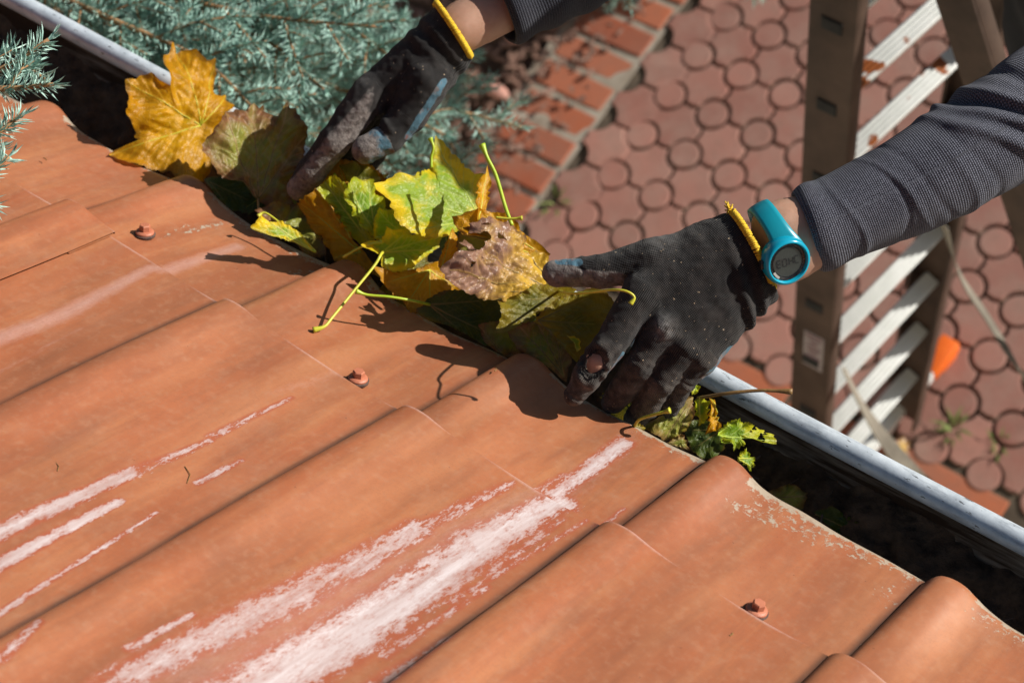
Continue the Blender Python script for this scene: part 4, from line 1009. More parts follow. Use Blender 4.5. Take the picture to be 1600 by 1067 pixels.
# ================================================================== maple leaves
LP = [(0, 1.0), (4, .88), (8, .86), (12, .90), (14, .74), (20, .60), (25, .50), (31, .60), (35, .76), (39, .74), (45, .86), (49, .97), (53, .82), (58, .84), (61, .70), (68, .56), (76, .46),
      (84, .52), (90, .66), (95, .64), (101, .76), (107, .60), (114, .58), (120, .47), (130, .40), (140, .41), (150, .36), (162, .30), (172, .16), (180, .05)]
LA_, LR_ = np.array([p[0] for p in LP], float), np.array([p[1] for p in LP])
MV = [(0, .98), (49, .95), (-49, .95), (101, .74), (-101, .74)]
EAVE = roofp(0, .142, .004); GRN = np.cross(XA, SUN); GRN /= np.linalg.norm(GRN)
if GRN[2] < 0: GRN = -GRN
def sink(V, lim=.0, pc=88):
    # slide along the sight lines until the sunlight grazing the eave passes over the leaf
    lo, hi = 1.0, 1.12
    f = lambda k: np.percentile((CAM+(V-CAM)*k-EAVE)@GRN, pc)
    if f(1.0) <= lim: return 1.0
    for _ in range(24):
        m_ = (lo+hi)/2
        if f(m_) > lim: lo = m_
        else: hi = m_
    return hi
def maple(label, mat, J, tip, side, fold=.15, curl=(.0, .0), wave=.05, bulge=.035, stalk=None, smat='stem_y', nA=300, nR=34, seed=1, holes=0.0, crumple=0.0, cup=0.0, flip=1, cut=None, srad=.0011, group='maple leaves in the gutter', sscale=1.0, name='maple_leaf'):
    r0 = np.random.RandomState(seed)
    J, tip, side = W(*J), W(*tip), W(*side)
    f = tip-J; L = np.linalg.norm(f); f /= L; s = side-J; s -= f*(s@f); s /= np.linalg.norm(s); n_ = np.cross(s, f)
    if n_@(CAM-J) < 0: n_ = -n_
    n_ = n_*flip
    th = np.linspace(-np.pi, np.pi, nA+1)[:-1]; dg = np.degrees(np.abs(th))
    jit = 1+.05*np.sin(th*3+r0.uniform(0, 6))+.04*np.sin(th*7+r0.uniform(0, 6))
    R_ = np.interp(dg*(1+.03*np.sin(th*2+r0.uniform(0, 6))), LA_, LR_)*jit
    R_ = R_*(1+.025*np.sin(th*61+2*np.sin(th*11))+.015*np.sin(th*97+1))
    q = np.linspace(0, 1, nR+1)[1:]
    Rg, Tg = q[:, None]*R_[None], np.broadcast_to(th, (nR, nA)); Qg = np.broadcast_to(q[:, None], (nR, nA))
    x = Rg*np.sin(Tg)*sscale; y = Rg*np.cos(Tg)
    x, y, qq = [np.concatenate([[v0], a.ravel()]) for v0, a in ((0, x), (0, y), (0, Qg))]
    # veins
    vein = np.zeros_like(x); near = np.full_like(x, 9.)
    for a, l in MV:
        d = np.array([math.sin(math.radians(a)), math.cos(math.radians(a))])
        for k in range(-1, 7):
            if k < 0: p0, p1, w_, st_ = np.zeros(2), d*l, .013, 1.
            for sg in ((0,) if k < 0 else (-1, 1)):
                if k >= 0:
                    p0 = d*l*(.22+.11*k); aa = math.radians(a+sg*(42-2*k)); p1 = p0+np.array([math.sin(aa), math.cos(aa)])*l*(.34-.035*k); w_, st_ = .0065, .6
                ba = p1-p0; t_ = np.clip(((x-p0[0])*ba[0]+(y-p0[1])*ba[1])/(ba@ba), 0, 1)
                dd = np.hypot(x-p0[0]-t_*ba[0], y-p0[1]-t_*ba[1]); wv = w_*(1-.55*t_)
                vein = np.maximum(vein, st_*np.exp(-(dd/wv)**2))
                if k < 0: near = np.minimum(near, dd)
                else: near = np.minimum(near, dd*1.4+.03)
    z = bulge*(1-np.exp(-(near/.07)**2))*(.4+.6*qq)
    z += -fold*np.abs(x)*(1 if fold > 0 else 1) + cup*(x*x+y*y)
    z += wave*qq**2.2*(np.sin(np.arctan2(x, y)*4+r0.uniform(0, 6))+.6*np.sin(np.arctan2(x, y)*9+r0.uniform(0, 6)))
    Q3 = np.stack([x, y, 0*x], 1)
    z += .010*nz(Q3, 7, seed)+.004*nz(Q3, 22, seed+3)
    if crumple: z += crumple*(nz(Q3, 3.2, seed+5)+.45*nz(Q3, 8, seed+7)+.22*nz(Q3, 19, seed+2)); x = x+crumple*.5*nz(Q3, 5, seed+11); y = y+crumple*.5*nz(Q3, 5.5, seed+13)
    # roll about the two axes
    X, Y, Z = x, y, z
    if abs(curl[0]) > 1e-4: k = curl[0]; X, Z = np.sin(x*k)/k-z*np.sin(x*k), (1-np.cos(x*k))/k+z*np.cos(x*k)
    if abs(curl[1]) > 1e-4:
        k = curl[1]; Y, Z = np.sin(y*k)/k-Z*np.sin(y*k), (1-np.cos(y*k))/k+Z*np.cos(y*k)
    V = J+L*(X[:, None]*s+Y[:, None]*f+Z[:, None]*n_)
    kS = sink(V, -.012); V = CAM+(V-CAM)*kS; J = CAM+(J-CAM)*kS
    a = np.arange(nA); b = (a+1) % nA
    f3 = [(0, 1+i, 1+j) for i, j in zip(a, b)]
    i, j = np.meshgrid(np.arange(nR-1), a, indexing='ij'); jj = (j+1) % nA
    f4 = np.stack([1+i*nA+j, 1+(i+1)*nA+j, 1+(i+1)*nA+jj, 1+i*nA+jj], -1).reshape(-1, 4)
    if holes:
        cx_, cy_ = x[f4].mean(1), y[f4].mean(1); Qc = np.stack([cx_, cy_, 0*cx_], 1)
        hv = nz(Qc, 9, seed+21)*.6+nz(Qc, 23, seed+4)*.4+.35*np.hypot(cx_, cy_); f4 = f4[hv < 1.05-holes]
    if cut is not None:
        cx_, cy_ = x[f4].mean(1), y[f4].mean(1); f4 = f4[~cut(cx_, cy_)]
    fc = np.vstack([np.array([(p, q_, r_, r_) for p, q_, r_ in f3]), f4]) if False else [tuple(p) for p in f3]+[tuple(p) for p in f4]
    root = empty(name, tuple(J)); tag(root, label, 'leaf', group)
    obj('leaf_blade', V, fc, M[mat], root, uv=np.stack([x, y], 1), attrs=dict(vein=vein, rad=np.hypot(x, y), edge=qq))
    # raised ribs on the back/front
    mb = MB()
    def on(px_, py_):
        i_ = np.argmin((x-px_)**2+(y-py_)**2); return V[i_]
    for a_, l in MV[:5]:
        pts = [on(math.sin(math.radians(a_))*l*t_, math.cos(math.radians(a_))*l*t_) for t_ in np.linspace(0, .85, 9)]
        if max(np.linalg.norm(np.diff(pts, axis=0), axis=1)) < .25*L: mb.tube(pts, [L*.0085*(1-.8*t_) for t_ in np.linspace(0, 1, 9)], 6)
    if mb.v: mb.build('leaf_rib', M[smat], root, smooth=True)
    if stalk:
        P_s = spline([J]+[W(*p) for p in stalk], 26); k = len(P_s); rad = [srad*(1-.15*math.sin(math.pi*i_/k)) for i_ in range(k)]
        for i_ in range(4): rad[-1-i_] = srad*(2.1-.35*i_)
        rad[-1] = srad*1.5
        mb = MB(); mb.tube(P_s, rad, 10); mb.build('leaf_stalk', M[smat], root, smooth=True)
    return root
def unit(v): return v/np.linalg.norm(v)
def traced(label, mat, pts, J, veins, z, tilt=.7, sc=(1, 0, 0), wave=.004, crump=.0, seed=1, stalk=None, smat='stem_y', srad=.0011, holes=(), nA=360, nR=40, bulge=.0022, away=None, cen=None, curl=.0, lim=.004, rj=None, name='maple_leaf', jag=.018, rag=0.0):
    """A leaf of real size: its margin lies in a tilted plane at its own depth, then buckles between the veins."""
    k, ox, oy = sc; cv = lambda p: np.array([p[0]/k+ox, p[1]/k+oy], float)
    P2 = np.array([cv(p) for p in pts]); J2 = cv(J); VE = [cv(v) for v in veins]; C2 = cv(cen) if cen else P2.mean(0)
    Jw = W(*J2, z); cd = unit(CAM-Jw); n_ = unit(cd+SUN*tilt+(np.array(away) if away is not None else 0))
    r0 = np.random.RandomState(seed); th = np.linspace(-np.pi, np.pi, nA+1)[:-1]; R_ = np.zeros(nA)
    A, B = P2-C2, np.roll(P2, -1, 0)-C2
    for i in range(nA):
        d = np.array([math.cos(th[i]), math.sin(th[i])]); e = B-A; den = d[0]*e[:, 1]-d[1]*e[:, 0]; den = np.where(abs(den) < 1e-9, 1e-9, den)
        t_ = (A[:, 0]*e[:, 1]-A[:, 1]*e[:, 0])/den; u = (A[:, 0]*d[1]-A[:, 1]*d[0])/den; ok = (t_ > 0) & (u >= -1e-6) & (u <= 1+1e-6)
        R_[i] = t_[ok].max() if ok.any() else 3.0
    R_ *= 1+jag*(np.sin(th*23+2.5*np.sin(th*5+seed))+.6*np.sin(th*47+seed))+rag*nz(np.stack([np.cos(th)*3, np.sin(th)*3, 0*th], 1), 3.3, seed)
    q = np.linspace(0, 1, nR+1)[1:]; x = np.concatenate([[0], (q[:, None]*(R_*np.cos(th))[None]).ravel()])+C2[0]; y = np.concatenate([[0], (q[:, None]*(R_*np.sin(th))[None]).ravel()])+C2[1]
    qq = np.concatenate([[0], np.repeat(q, nA)])
    vein = np.zeros_like(x); near = np.full_like(x, 1e3)
    def seg(p0, p1, w, st_, m=True):
        nonlocal vein, near
        ba = p1-p0; t_ = np.clip(((x-p0[0])*ba[0]+(y-p0[1])*ba[1])/max(ba@ba, 1e-6), 0, 1); dd = np.hypot(x-p0[0]-t_*ba[0], y-p0[1]-t_*ba[1])
        vein = np.maximum(vein, st_*np.exp(-(dd/(w*(1-.5*t_)))**2)); near = np.minimum(near, dd if m else dd*1.3+4)
    for v in VE:
        seg(J2, v, 1.7, 1.0); d = v-J2; L = np.linalg.norm(d)
        if L > 45:
            d /= L
            for kk in range(5):
                for sg in (-1, 1):
                    a_ = math.atan2(d[1], d[0])+sg*math.radians(40-2*kk+r0.uniform(-4, 4)); p0 = J2+d*L*(.24+.14*kk+r0.uniform(-.02, .02)); seg(p0, p0+np.array([math.cos(a_), math.sin(a_)])*L*(.34-.045*kk), .9, .55, False)
    # back-project on the leaf plane
    rr = (np.stack([(x-CX)/F, (y-CY)/F, np.ones_like(x)], 1))@RW.T; s_ = ((Jw-CAM)@n_)/(rr@n_); V = CAM+rr*s_[:, None]
    Q3 = np.stack([x, y, 0*x], 1)
    h = bulge*(1-np.exp(-(near/9)**2))+wave*(nz(Q3, .018, seed)*.9+.35*nz(Q3, .05, seed+4))*(.5+qq)+.0005*nz(Q3, .16, seed+2)+wave*.8*qq**4*np.sin(np.arctan2(y-C2[1], x-C2[0])*7+seed)
    if crump: h += crump*(nz(Q3, .030, seed+5)+.5*nz(Q3, .075, seed+6)+.25*nz(Q3, .17, seed+7))
    h += curl*qq**3
    V = V+n_*h[:, None]
    kS = 1.0 if lim is None else sink(V, lim); V = CAM+(V-CAM)*kS; Jw = CAM+(Jw-CAM)*kS
    a = np.arange(nA); b = (a+1) % nA; i, j = np.meshgrid(np.arange(nR-1), a, indexing='ij'); jj = (j+1) % nA
    f4 = np.stack([1+i*nA+j, 1+(i+1)*nA+j, 1+(i+1)*nA+jj, 1+i*nA+jj], -1).reshape(-1, 4)
    cx_, cy_ = x[f4].mean(1), y[f4].mean(1); keep = np.ones(len(f4), bool)
    for (hx, hy, hr) in holes:
        c_ = cv((hx, hy)); an = np.arctan2(cy_-c_[1], cx_-c_[0]); keep &= np.hypot(cx_-c_[0], cy_-c_[1]) > hr*(1+.28*np.sin(an*3+seed)+.08*np.sin(an*7+1))
    fc = ([(0, 1+p, 1+r_) for p, r_ in zip(a, b)])+[tuple(p) for p in f4[keep]]
    root = empty(name, tuple(Jw)); tag(root, label, 'leaf', 'maple leaves in the gutter')
    obj('leaf_blade', V, fc, M[mat], root, uv=np.stack([(x-J2[0])/160, (y-J2[1])/160], 1), attrs=dict(vein=vein, rad=(.15+.75*qq) if rj is None else np.hypot(x-J2[0], y-J2[1])/rj, edge=qq))
    mb = MB()
    if mat in ('l_dark', 'l_olive', 'l_brown', 'l_crisp') : smr = 'rib_dim'
    else: smr = smat
    for v in VE:
        ps = [V[np.argmin((x-p[0])**2+(y-p[1])**2)] for p in (J2+(v-J2)*t_ for t_ in np.linspace(0, .9, 12))]
        ps = [ps[0]]+[p for a_, p in zip(ps[:-1], ps[1:]) if np.linalg.norm(p-a_) > 5e-4]
        if len(ps) > 4: mb.tube(ps, list(np.linspace(.0006, .0001, len(ps))), 6)
    if mb.v: mb.build('leaf_rib', M[smr], root, smooth=True)
    if stalk:
        P_s = spline([Jw]+[W(*p) for p in stalk], 28); k_ = len(P_s); rad = [srad*(1-.15*math.sin(math.pi*i_/k_)) for i_ in range(k_)]
        for i_ in range(5): rad[-1-i_] = srad*(1.9-.22*i_)
        mb = MB(); mb.tube(P_s, rad, 10); mb.build('leaf_stalk', M[smat], root, smooth=True)
    return root
SA, SB, SC = (2.1335, 343, 94), (3.556, 160, 40), (4.85, 940, 540)
# deep filling first: whole leaves lying in the shaded gutter
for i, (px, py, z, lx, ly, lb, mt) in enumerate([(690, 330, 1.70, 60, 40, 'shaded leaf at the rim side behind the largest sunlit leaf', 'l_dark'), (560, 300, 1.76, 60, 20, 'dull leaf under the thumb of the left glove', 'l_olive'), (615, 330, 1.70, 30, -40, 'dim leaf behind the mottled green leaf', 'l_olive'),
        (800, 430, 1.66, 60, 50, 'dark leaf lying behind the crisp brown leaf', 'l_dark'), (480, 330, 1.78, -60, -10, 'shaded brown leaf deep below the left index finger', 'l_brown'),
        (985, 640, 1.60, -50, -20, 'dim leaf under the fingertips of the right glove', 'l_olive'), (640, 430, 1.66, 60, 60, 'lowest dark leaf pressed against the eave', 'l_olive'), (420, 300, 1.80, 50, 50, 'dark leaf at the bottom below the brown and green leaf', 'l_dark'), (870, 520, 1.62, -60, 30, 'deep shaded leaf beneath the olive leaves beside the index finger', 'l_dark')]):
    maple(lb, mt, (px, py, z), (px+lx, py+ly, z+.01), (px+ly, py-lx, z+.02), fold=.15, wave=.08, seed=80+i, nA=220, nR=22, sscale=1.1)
traced('large golden yellow leaf standing upright at the left end of the leaf pile', 'l_gold', [(355, 150), (400, 130), (430, 60), (450, 110), (500, 105), (540, 130), (575, 200), (625, 180), (640, 340), (650, 372), (690, 360), (730, 350), (705, 410), (700, 480), (660, 500), (640, 600), (620, 780), (570, 880), (450, 900), (380, 850), (370, 820), (240, 790), (130, 740), (65, 690), (110, 660), (220, 690), (225, 640), (205, 560), (150, 500), (120, 470), (150, 400), (130, 290), (200, 290), (265, 265), (300, 310), (358, 360), (350, 280)],
       (540, 560), [(440, 80), (628, 195), (140, 300), (75, 690), (728, 355)], 1.775, tilt=.75, sc=SB, wave=.009, crump=.003, seed=3, nA=480, nR=60, cen=(450, 540), bulge=.0022, lim=-.010)
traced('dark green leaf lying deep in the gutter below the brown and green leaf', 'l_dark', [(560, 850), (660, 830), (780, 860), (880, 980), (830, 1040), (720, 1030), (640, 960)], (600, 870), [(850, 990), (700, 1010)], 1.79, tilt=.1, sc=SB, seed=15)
traced('large brown and green leaf with reddish torn top beside the left glove', 'l_brown', [(600, 600), (655, 520), (690, 480), (760, 460), (800, 470), (850, 415), (880, 455), (905, 440), (930, 480), (1000, 520), (1022, 425), (1045, 440), (1065, 480), (1100, 560), (1140, 640), (1130, 720), (1075, 800), (1040, 900), (1080, 1000), (950, 1020), (880, 985), (800, 870), (720, 840), (640, 790), (560, 690)],
       (865, 965), [(680, 490), (850, 430), (1035, 440), (1120, 620), (575, 690)], 1.700, tilt=.9, sc=SB, wave=.006, crump=.0028, seed=12, smat='stem_b', nA=440, nR=54, cen=(860, 720), bulge=.0024, stalk=[(405, 330, 1.71), (415, 340, 1.74)])
traced('small bright yellow leaf folded double on the tile edge', 'l_lime', [(98, 562), (135, 520), (160, 540), (205, 538), (250, 560), (290, 598), (325, 645), (290, 625), (240, 603), (180, 588)], (320, 640), [(105, 560), (150, 530)], 1.650, tilt=.9, sc=SA, wave=.002, seed=21, lim=None, nA=260, nR=26, stalk=[(465, 365, 1.662), (440, 350, 1.672), (415, 333, 1.676), (403, 338, 1.675)])
traced('orange yellow leaf standing in shade under the fingertip of the left glove', 'l_gold', [(256, 478), (285, 455), (320, 430), (350, 475), (400, 520), (450, 600), (500, 660), (600, 780), (520, 720), (385, 662), (340, 600), (285, 545)], (470, 640), [(270, 480), (330, 445), (390, 655)], 1.660, tilt=-.35, sc=SA, wave=.005, seed=24, cen=(375, 570))
traced('narrow dark olive leaf tucked behind the orange yellow leaf', 'l_green', [(325, 430), (345, 405), (385, 380), (430, 420), (470, 480), (520, 600), (480, 630), (430, 580), (380, 500)], (500, 610), [(350, 410), (395, 400)], 1.662, tilt=-.2, sc=SA, wave=.004, seed=27)
traced('small green leaf scrap between the glove fingertip and the mottled leaf', 'l_green', [(365, 400), (385, 375), (395, 395), (380, 415), (360, 420)], (362, 415), [(390, 380)], 1.668, tilt=.8, sc=SA, wave=.001, seed=28, nA=120, nR=12)
traced('dark yellow leaf edge rising between the two gloves behind the green leaf', 'l_olive', [(400, 350), (450, 340), (500, 360), (540, 395), (530, 430), (470, 440), (420, 400)], (440, 430), [(470, 350), (530, 395)], 1.69, tilt=.4, sc=SA, wave=.003, seed=29, nA=200, nR=20)
traced('green leaf mottled with yellow standing left of the big sunlit leaf', 'l_green', [(415, 440), (425, 410), (440, 392), (470, 400), (500, 405), (515, 440), (545, 470), (572, 515), (553, 560), (530, 598), (505, 590), (480, 560), (440, 500)], (528, 600), [(428, 415), (490, 410), (560, 500)], 1.628, tilt=1.4, sc=SA, wave=.004, seed=30, cen=(490, 490), bulge=.003)
traced('largest sunlit leaf, green centre and yellow pointed lobes, in the middle of the pile', 'l_lime', [(505, 415), (550, 400), (600, 376), (640, 388), (690, 362), (722, 345), (718, 300), (724, 250), (760, 285), (800, 325), (835, 350), (862, 385), (880, 392), (882, 440), (880, 500), (868, 530), (850, 535), (810, 560), (770, 588), (700, 590), (640, 577), (610, 550), (590, 525), (572, 505), (545, 470), (520, 440)],
       (860, 528), [(640, 460), (728, 265), (625, 570), (872, 400)], 1.585, tilt=1.3, sc=SA, wave=.0045, seed=36, nA=480, nR=60, cen=(740, 470), bulge=.0014, lim=.012, smat='stem_g')
traced('yellow lobe folded upright at the right edge of the sunlit pile', 'l_gold', [(862, 395), (885, 378), (893, 345), (898, 400), (897, 450), (890, 505), (872, 532), (858, 528), (850, 460)], (866, 530), [(890, 360)], 1.575, tilt=1.6, sc=SA, wave=.003, seed=39, nA=200, nR=22)
traced('bright green leaf with pale veins whose long stalk hangs over the roof tile', 'l_lime', [(470, 612), (500, 600), (535, 603), (548, 560), (600, 568), (700, 590), (748, 588), (735, 622), (695, 650), (662, 675), (640, 697), (580, 710), (545, 690), (530, 660), (505, 640)], (545, 640), [(695, 597), (612, 585), (565, 700), (720, 630)], 1.612, tilt=1.3, sc=SA, wave=.003, seed=44, nA=400, nR=44, cen=(610, 635), srad=.0014, lim=.012,
       stalk=[(595, 398, 1.607), (585, 415, 1.600), (555, 452, 1.588), (520, 495, 1.572), (507, 510, 1.566), (489, 516, 1.564)])
traced('yellow leaf lying half shaded below the bright green leaf', 'l_gold', [(500, 690), (560, 700), (640, 700), (700, 680), (765, 660), (800, 770), (740, 800), (715, 865), (640, 845), (590, 790), (545, 750)], (700, 700), [(560, 740), (700, 850), (620, 820), (780, 760)], 1.602, tilt=.9, sc=SA, wave=.003, seed=47, cen=(670, 760))
traced('amber leaf edge standing between the green leaf and the crisp brown leaf', 'l_gold', [(725, 690), (740, 640), (760, 600), (780, 555), (800, 590), (795, 640), (770, 680), (745, 710)], (735, 700), [(782, 562)], 1.583, tilt=.5, sc=SA, wave=.003, seed=50, nA=220, nR=22)
traced('crisp curled brown leaf with a torn hole held by the thumb of the right glove', 'l_crisp', [(742, 692), (765, 665), (790, 640), (830, 650), (800, 605), (835, 585), (850, 562), (842, 535), (900, 524), (940, 528), (975, 538), (1010, 580), (1060, 620), (1095, 655), (1120, 715), (1128, 766), (1090, 785), (1050, 812), (1000, 808), (950, 800), (880, 772), (820, 760), (780, 755), (760, 725)],
       (1127, 768), [(985, 545), (880, 640), (770, 700), (920, 770)], 1.520, tilt=1.1, sc=SA, wave=.006, crump=.0055, seed=53, nA=520, nR=64, cen=(950, 680), holes=[(858, 600, 15), (828, 690, 3)], bulge=.002, lim=.02, rj=165, stalk=[(890, 458, 1.506), (920, 457, 1.480), (955, 453, 1.455), (978, 455, 1.448), (991, 464, 1.448), (985, 475, 1.449)], rag=.03, curl=-.006)
traced('reddish dark inside of the crisp brown leaf seen through its torn hole', 'l_brown', [(800, 560), (900, 540), (960, 600), (900, 680), (820, 680), (790, 620)], (900, 600), [(810, 580)], 1.545, tilt=-.1, sc=SA, wave=.003, seed=54, nA=160, nR=16, lim=.012)
traced('ochre underside of a leaf showing below the crisp brown leaf', 'l_olive', [(918, 912), (935, 860), (930, 800), (1000, 780), (1050, 745), (1130, 745), (1185, 770), (1150, 805), (1065, 842), (1025, 885), (960, 908)], (1150, 795), [(940, 890), (960, 800)], 1.553, tilt=.5, sc=SA, wave=.003, seed=56)
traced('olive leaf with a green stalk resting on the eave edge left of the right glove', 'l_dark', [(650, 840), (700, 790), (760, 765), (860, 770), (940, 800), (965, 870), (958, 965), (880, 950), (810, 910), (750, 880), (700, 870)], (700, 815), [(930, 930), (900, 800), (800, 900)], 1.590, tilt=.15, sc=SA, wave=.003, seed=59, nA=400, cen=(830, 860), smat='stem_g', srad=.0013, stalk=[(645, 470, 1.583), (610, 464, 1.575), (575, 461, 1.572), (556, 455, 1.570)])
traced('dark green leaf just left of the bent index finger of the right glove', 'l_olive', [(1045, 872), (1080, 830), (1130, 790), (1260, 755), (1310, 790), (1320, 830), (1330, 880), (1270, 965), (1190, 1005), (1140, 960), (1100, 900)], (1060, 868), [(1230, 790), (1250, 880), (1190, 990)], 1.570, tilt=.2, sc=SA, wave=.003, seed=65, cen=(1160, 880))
traced('green brown leaf deep between the tile crest and the index finger', 'l_brown', [(962, 905), (1000, 885), (1040, 875), (1100, 888), (1150, 940), (1170, 1010), (1160, 1070), (1100, 1030), (1040, 1000), (985, 965)], (1150, 1050), [(1000, 895), (1060, 885), (1110, 900)], 1.548, tilt=.4, sc=SA, wave=.004, crump=.002, seed=68, cen=(1070, 950))
traced('small curled pale leaf tip beside the index finger', 'l_lime', [(1153, 918), (1180, 922), (1198, 935), (1202, 965), (1192, 972), (1180, 940)], (1195, 970), [(1160, 920)], 1.53, tilt=1.0, sc=SA, wave=.001, seed=71, nA=120, nR=12)
traced('shaded yellow leaf filling the gap below the thumb of the left glove', 'l_gold', [(330, 400), (400, 330), (470, 335), (540, 370), (560, 430), (520, 520), (430, 560), (360, 520)], (440, 520), [(400, 345), (530, 380)], 1.705, tilt=.3, sc=SA, wave=.005, crump=.002, seed=160)
traced('crumpled brown leaf packed between the small yellow leaf and the orange leaf', 'l_brown', [(120, 500), (190, 470), (260, 480), (330, 560), (360, 650), (300, 660), (220, 590), (150, 550)], (200, 560), [(250, 490), (330, 640)], 1.70, tilt=.5, sc=SA, wave=.005, crump=.004, seed=161)
traced('green and yellow leaf bridging the two largest sunlit leaves', 'l_lime', [(520, 500), (580, 500), (640, 560), (640, 610), (580, 600), (530, 610), (500, 570)], (640, 600), [(530, 510), (520, 590)], 1.645, tilt=.7, sc=SA, wave=.004, seed=162, lim=-.004)
traced('golden brown leaf edge behind the crisp brown leaf', 'l_gold', [(780, 520), (860, 500), (960, 520), (1050, 600), (1110, 650), (1050, 660), (900, 600), (800, 590)], (1100, 660), [(880, 520), (800, 560)], 1.60, tilt=.6, sc=SA, wave=.004, seed=163, lim=.0)
traced('dry brown leaf crumpled under the olive leaves against the tile crest', 'l_brown', [(860, 880), (960, 860), (1020, 930), (1040, 1010), (960, 990), (890, 950)], (940, 980), [(880, 900), (1020, 990)], 1.585, tilt=.3, sc=SA, wave=.004, crump=.003, seed=164)
# right of the hand
traced('curled brown leaf under the fingertips with folded dry edge', 'l_brown', [(560, 380), (640, 375), (695, 395), (702, 460), (690, 560), (640, 645), (565, 705), (480, 722), (400, 685), (290, 605), (400, 560), (500, 500)], (690, 395), [(320, 610), (480, 700), (600, 650)], 1.552, tilt=.2, sc=SC, wave=.006, crump=.003, seed=104, smat='stem_b', srad=.0012, cen=(560, 560))
traced('green leaf scrap hanging over the rim beside the little finger', 'l_green', [(622, 315), (660, 280), (710, 228), (728, 280), (740, 335), (705, 372), (640, 345)], (690, 370), [(715, 240), (640, 320)], 1.565, tilt=.8, sc=SC, wave=.003, seed=101, nA=200, nR=22)
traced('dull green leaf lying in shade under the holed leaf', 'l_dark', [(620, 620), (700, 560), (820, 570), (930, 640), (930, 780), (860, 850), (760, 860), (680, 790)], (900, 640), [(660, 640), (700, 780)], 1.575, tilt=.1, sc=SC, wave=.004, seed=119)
traced('green leaf strip hanging into the gutter beside the yellow curl', 'l_green', [(692, 440), (720, 395), (770, 400), (802, 430), (795, 510), (772, 588), (740, 605), (712, 530)], (735, 400), [(745, 590)], 1.560, tilt=.8, sc=SC, wave=.004, seed=107, nA=240, nR=26, jag=.04)
traced('small twisted yellow leaf tip below the long brown stalk', 'l_gold', [(815, 395), (862, 405), (860, 520), (892, 575), (902, 635), (850, 650), (795, 668), (812, 610), (800, 560)], (840, 400), [(895, 630)], 1.555, tilt=.6, sc=SC, wave=.004, seed=110, nA=220, nR=24)
traced('green leaf with eaten holes reaching over the dark gutter', 'l_green', [(870, 690), (885, 640), (925, 600), (965, 575), (1020, 568), (1100, 610), (1180, 618), (1250, 658), (1320, 708), (1305, 748), (1220, 745), (1150, 722), (1060, 700), (1065, 765), (1000, 792), (955, 745), (910, 720)], (850, 690), [(1310, 725), (1010, 780), (1000, 575)], 1.530, tilt=.75, sc=SC, wave=.005, crump=.0012, seed=113, nA=440, nR=44, cen=(1010, 665), holes=[(1150, 630, 3.5), (1200, 705, 6), (1230, 670, 2.5), (1120, 655, 2)], jag=.05, smat='stem_g')
traced('small ragged leaf scrap at the crest of the tile', 'l_green', [(1022, 852), (1050, 810), (1095, 780), (1120, 820), (1168, 850), (1160, 900), (1140, 942), (1100, 910), (1050, 880)], (1030, 855), [(1150, 920), (1150, 850)], 1.510, tilt=.8, sc=SC, wave=.003, crump=.0015, seed=116, nA=240, nR=26, jag=.07)
traced('dry leaf scrap lying on the eave edge below the fingertips', 'l_brown', [(500, 735), (560, 690), (620, 665), (650, 720), (660, 800), (600, 770)], (510, 735), [(640, 690), (650, 780)], 1.535, tilt=.5, sc=SC, wave=.003, crump=.002, seed=122, nA=200, nR=20)
traced('yellow stalked dry leaf poking out between fingertips and tile edge', 'l_olive', [(230, 600), (290, 590), (340, 620), (300, 660), (240, 640)], (250, 610), [(330, 630)], 1.528, tilt=.4, sc=SC, wave=.002, seed=125, nA=140, nR=14, srad=.0014, stalk=[(1000, 655, 1.515), (1025, 647, 1.503), (1047, 641, 1.498)])
traced('brown wet leaf crumpled in the mud just past the tile crest', 'l_brown', [(1188, 775), (1205, 765), (1235, 755), (1262, 770), (1256, 795), (1240, 803), (1215, 790)], (1190, 778), [(1258, 775), (1245, 798)], 1.575, tilt=.1, wave=.006, crump=.004, seed=140, nA=200, nR=20, lim=-.02, name='wet_leaf')
traced('pale dry seed wing lying on the outer gutter wall', 'l_crisp', [(1340, 785), (1350, 775), (1362, 788), (1360, 800), (1350, 798)], (1345, 780), [(1358, 796)], 1.57, tilt=.4, wave=.001, seed=141, nA=80, nR=8, lim=None, name='seed_wing')
traced('blackened leaf sunk in the middle of the gutter mud', 'l_dark', [(1270, 800), (1300, 790), (1335, 812), (1370, 840), (1350, 850), (1310, 835)], (1275, 803), [(1360, 842)], 1.575, tilt=.0, wave=.005, crump=.004, seed=142, nA=160, nR=16, lim=-.03, name='wet_leaf')
traced('pinkish fallen leaf on the paving beside the ladder foot', 'l_crisp', [(1398, 690), (1408, 676), (1422, 690), (1420, 712), (1406, 722), (1396, 708)], (1400, 715), [(1415, 680)], float((groundp(1408, 700, .03)-CAM)@RW[:, 2]), tilt=.6, wave=.004, seed=150, nA=100, nR=10, lim=None, name='fallen_leaf')
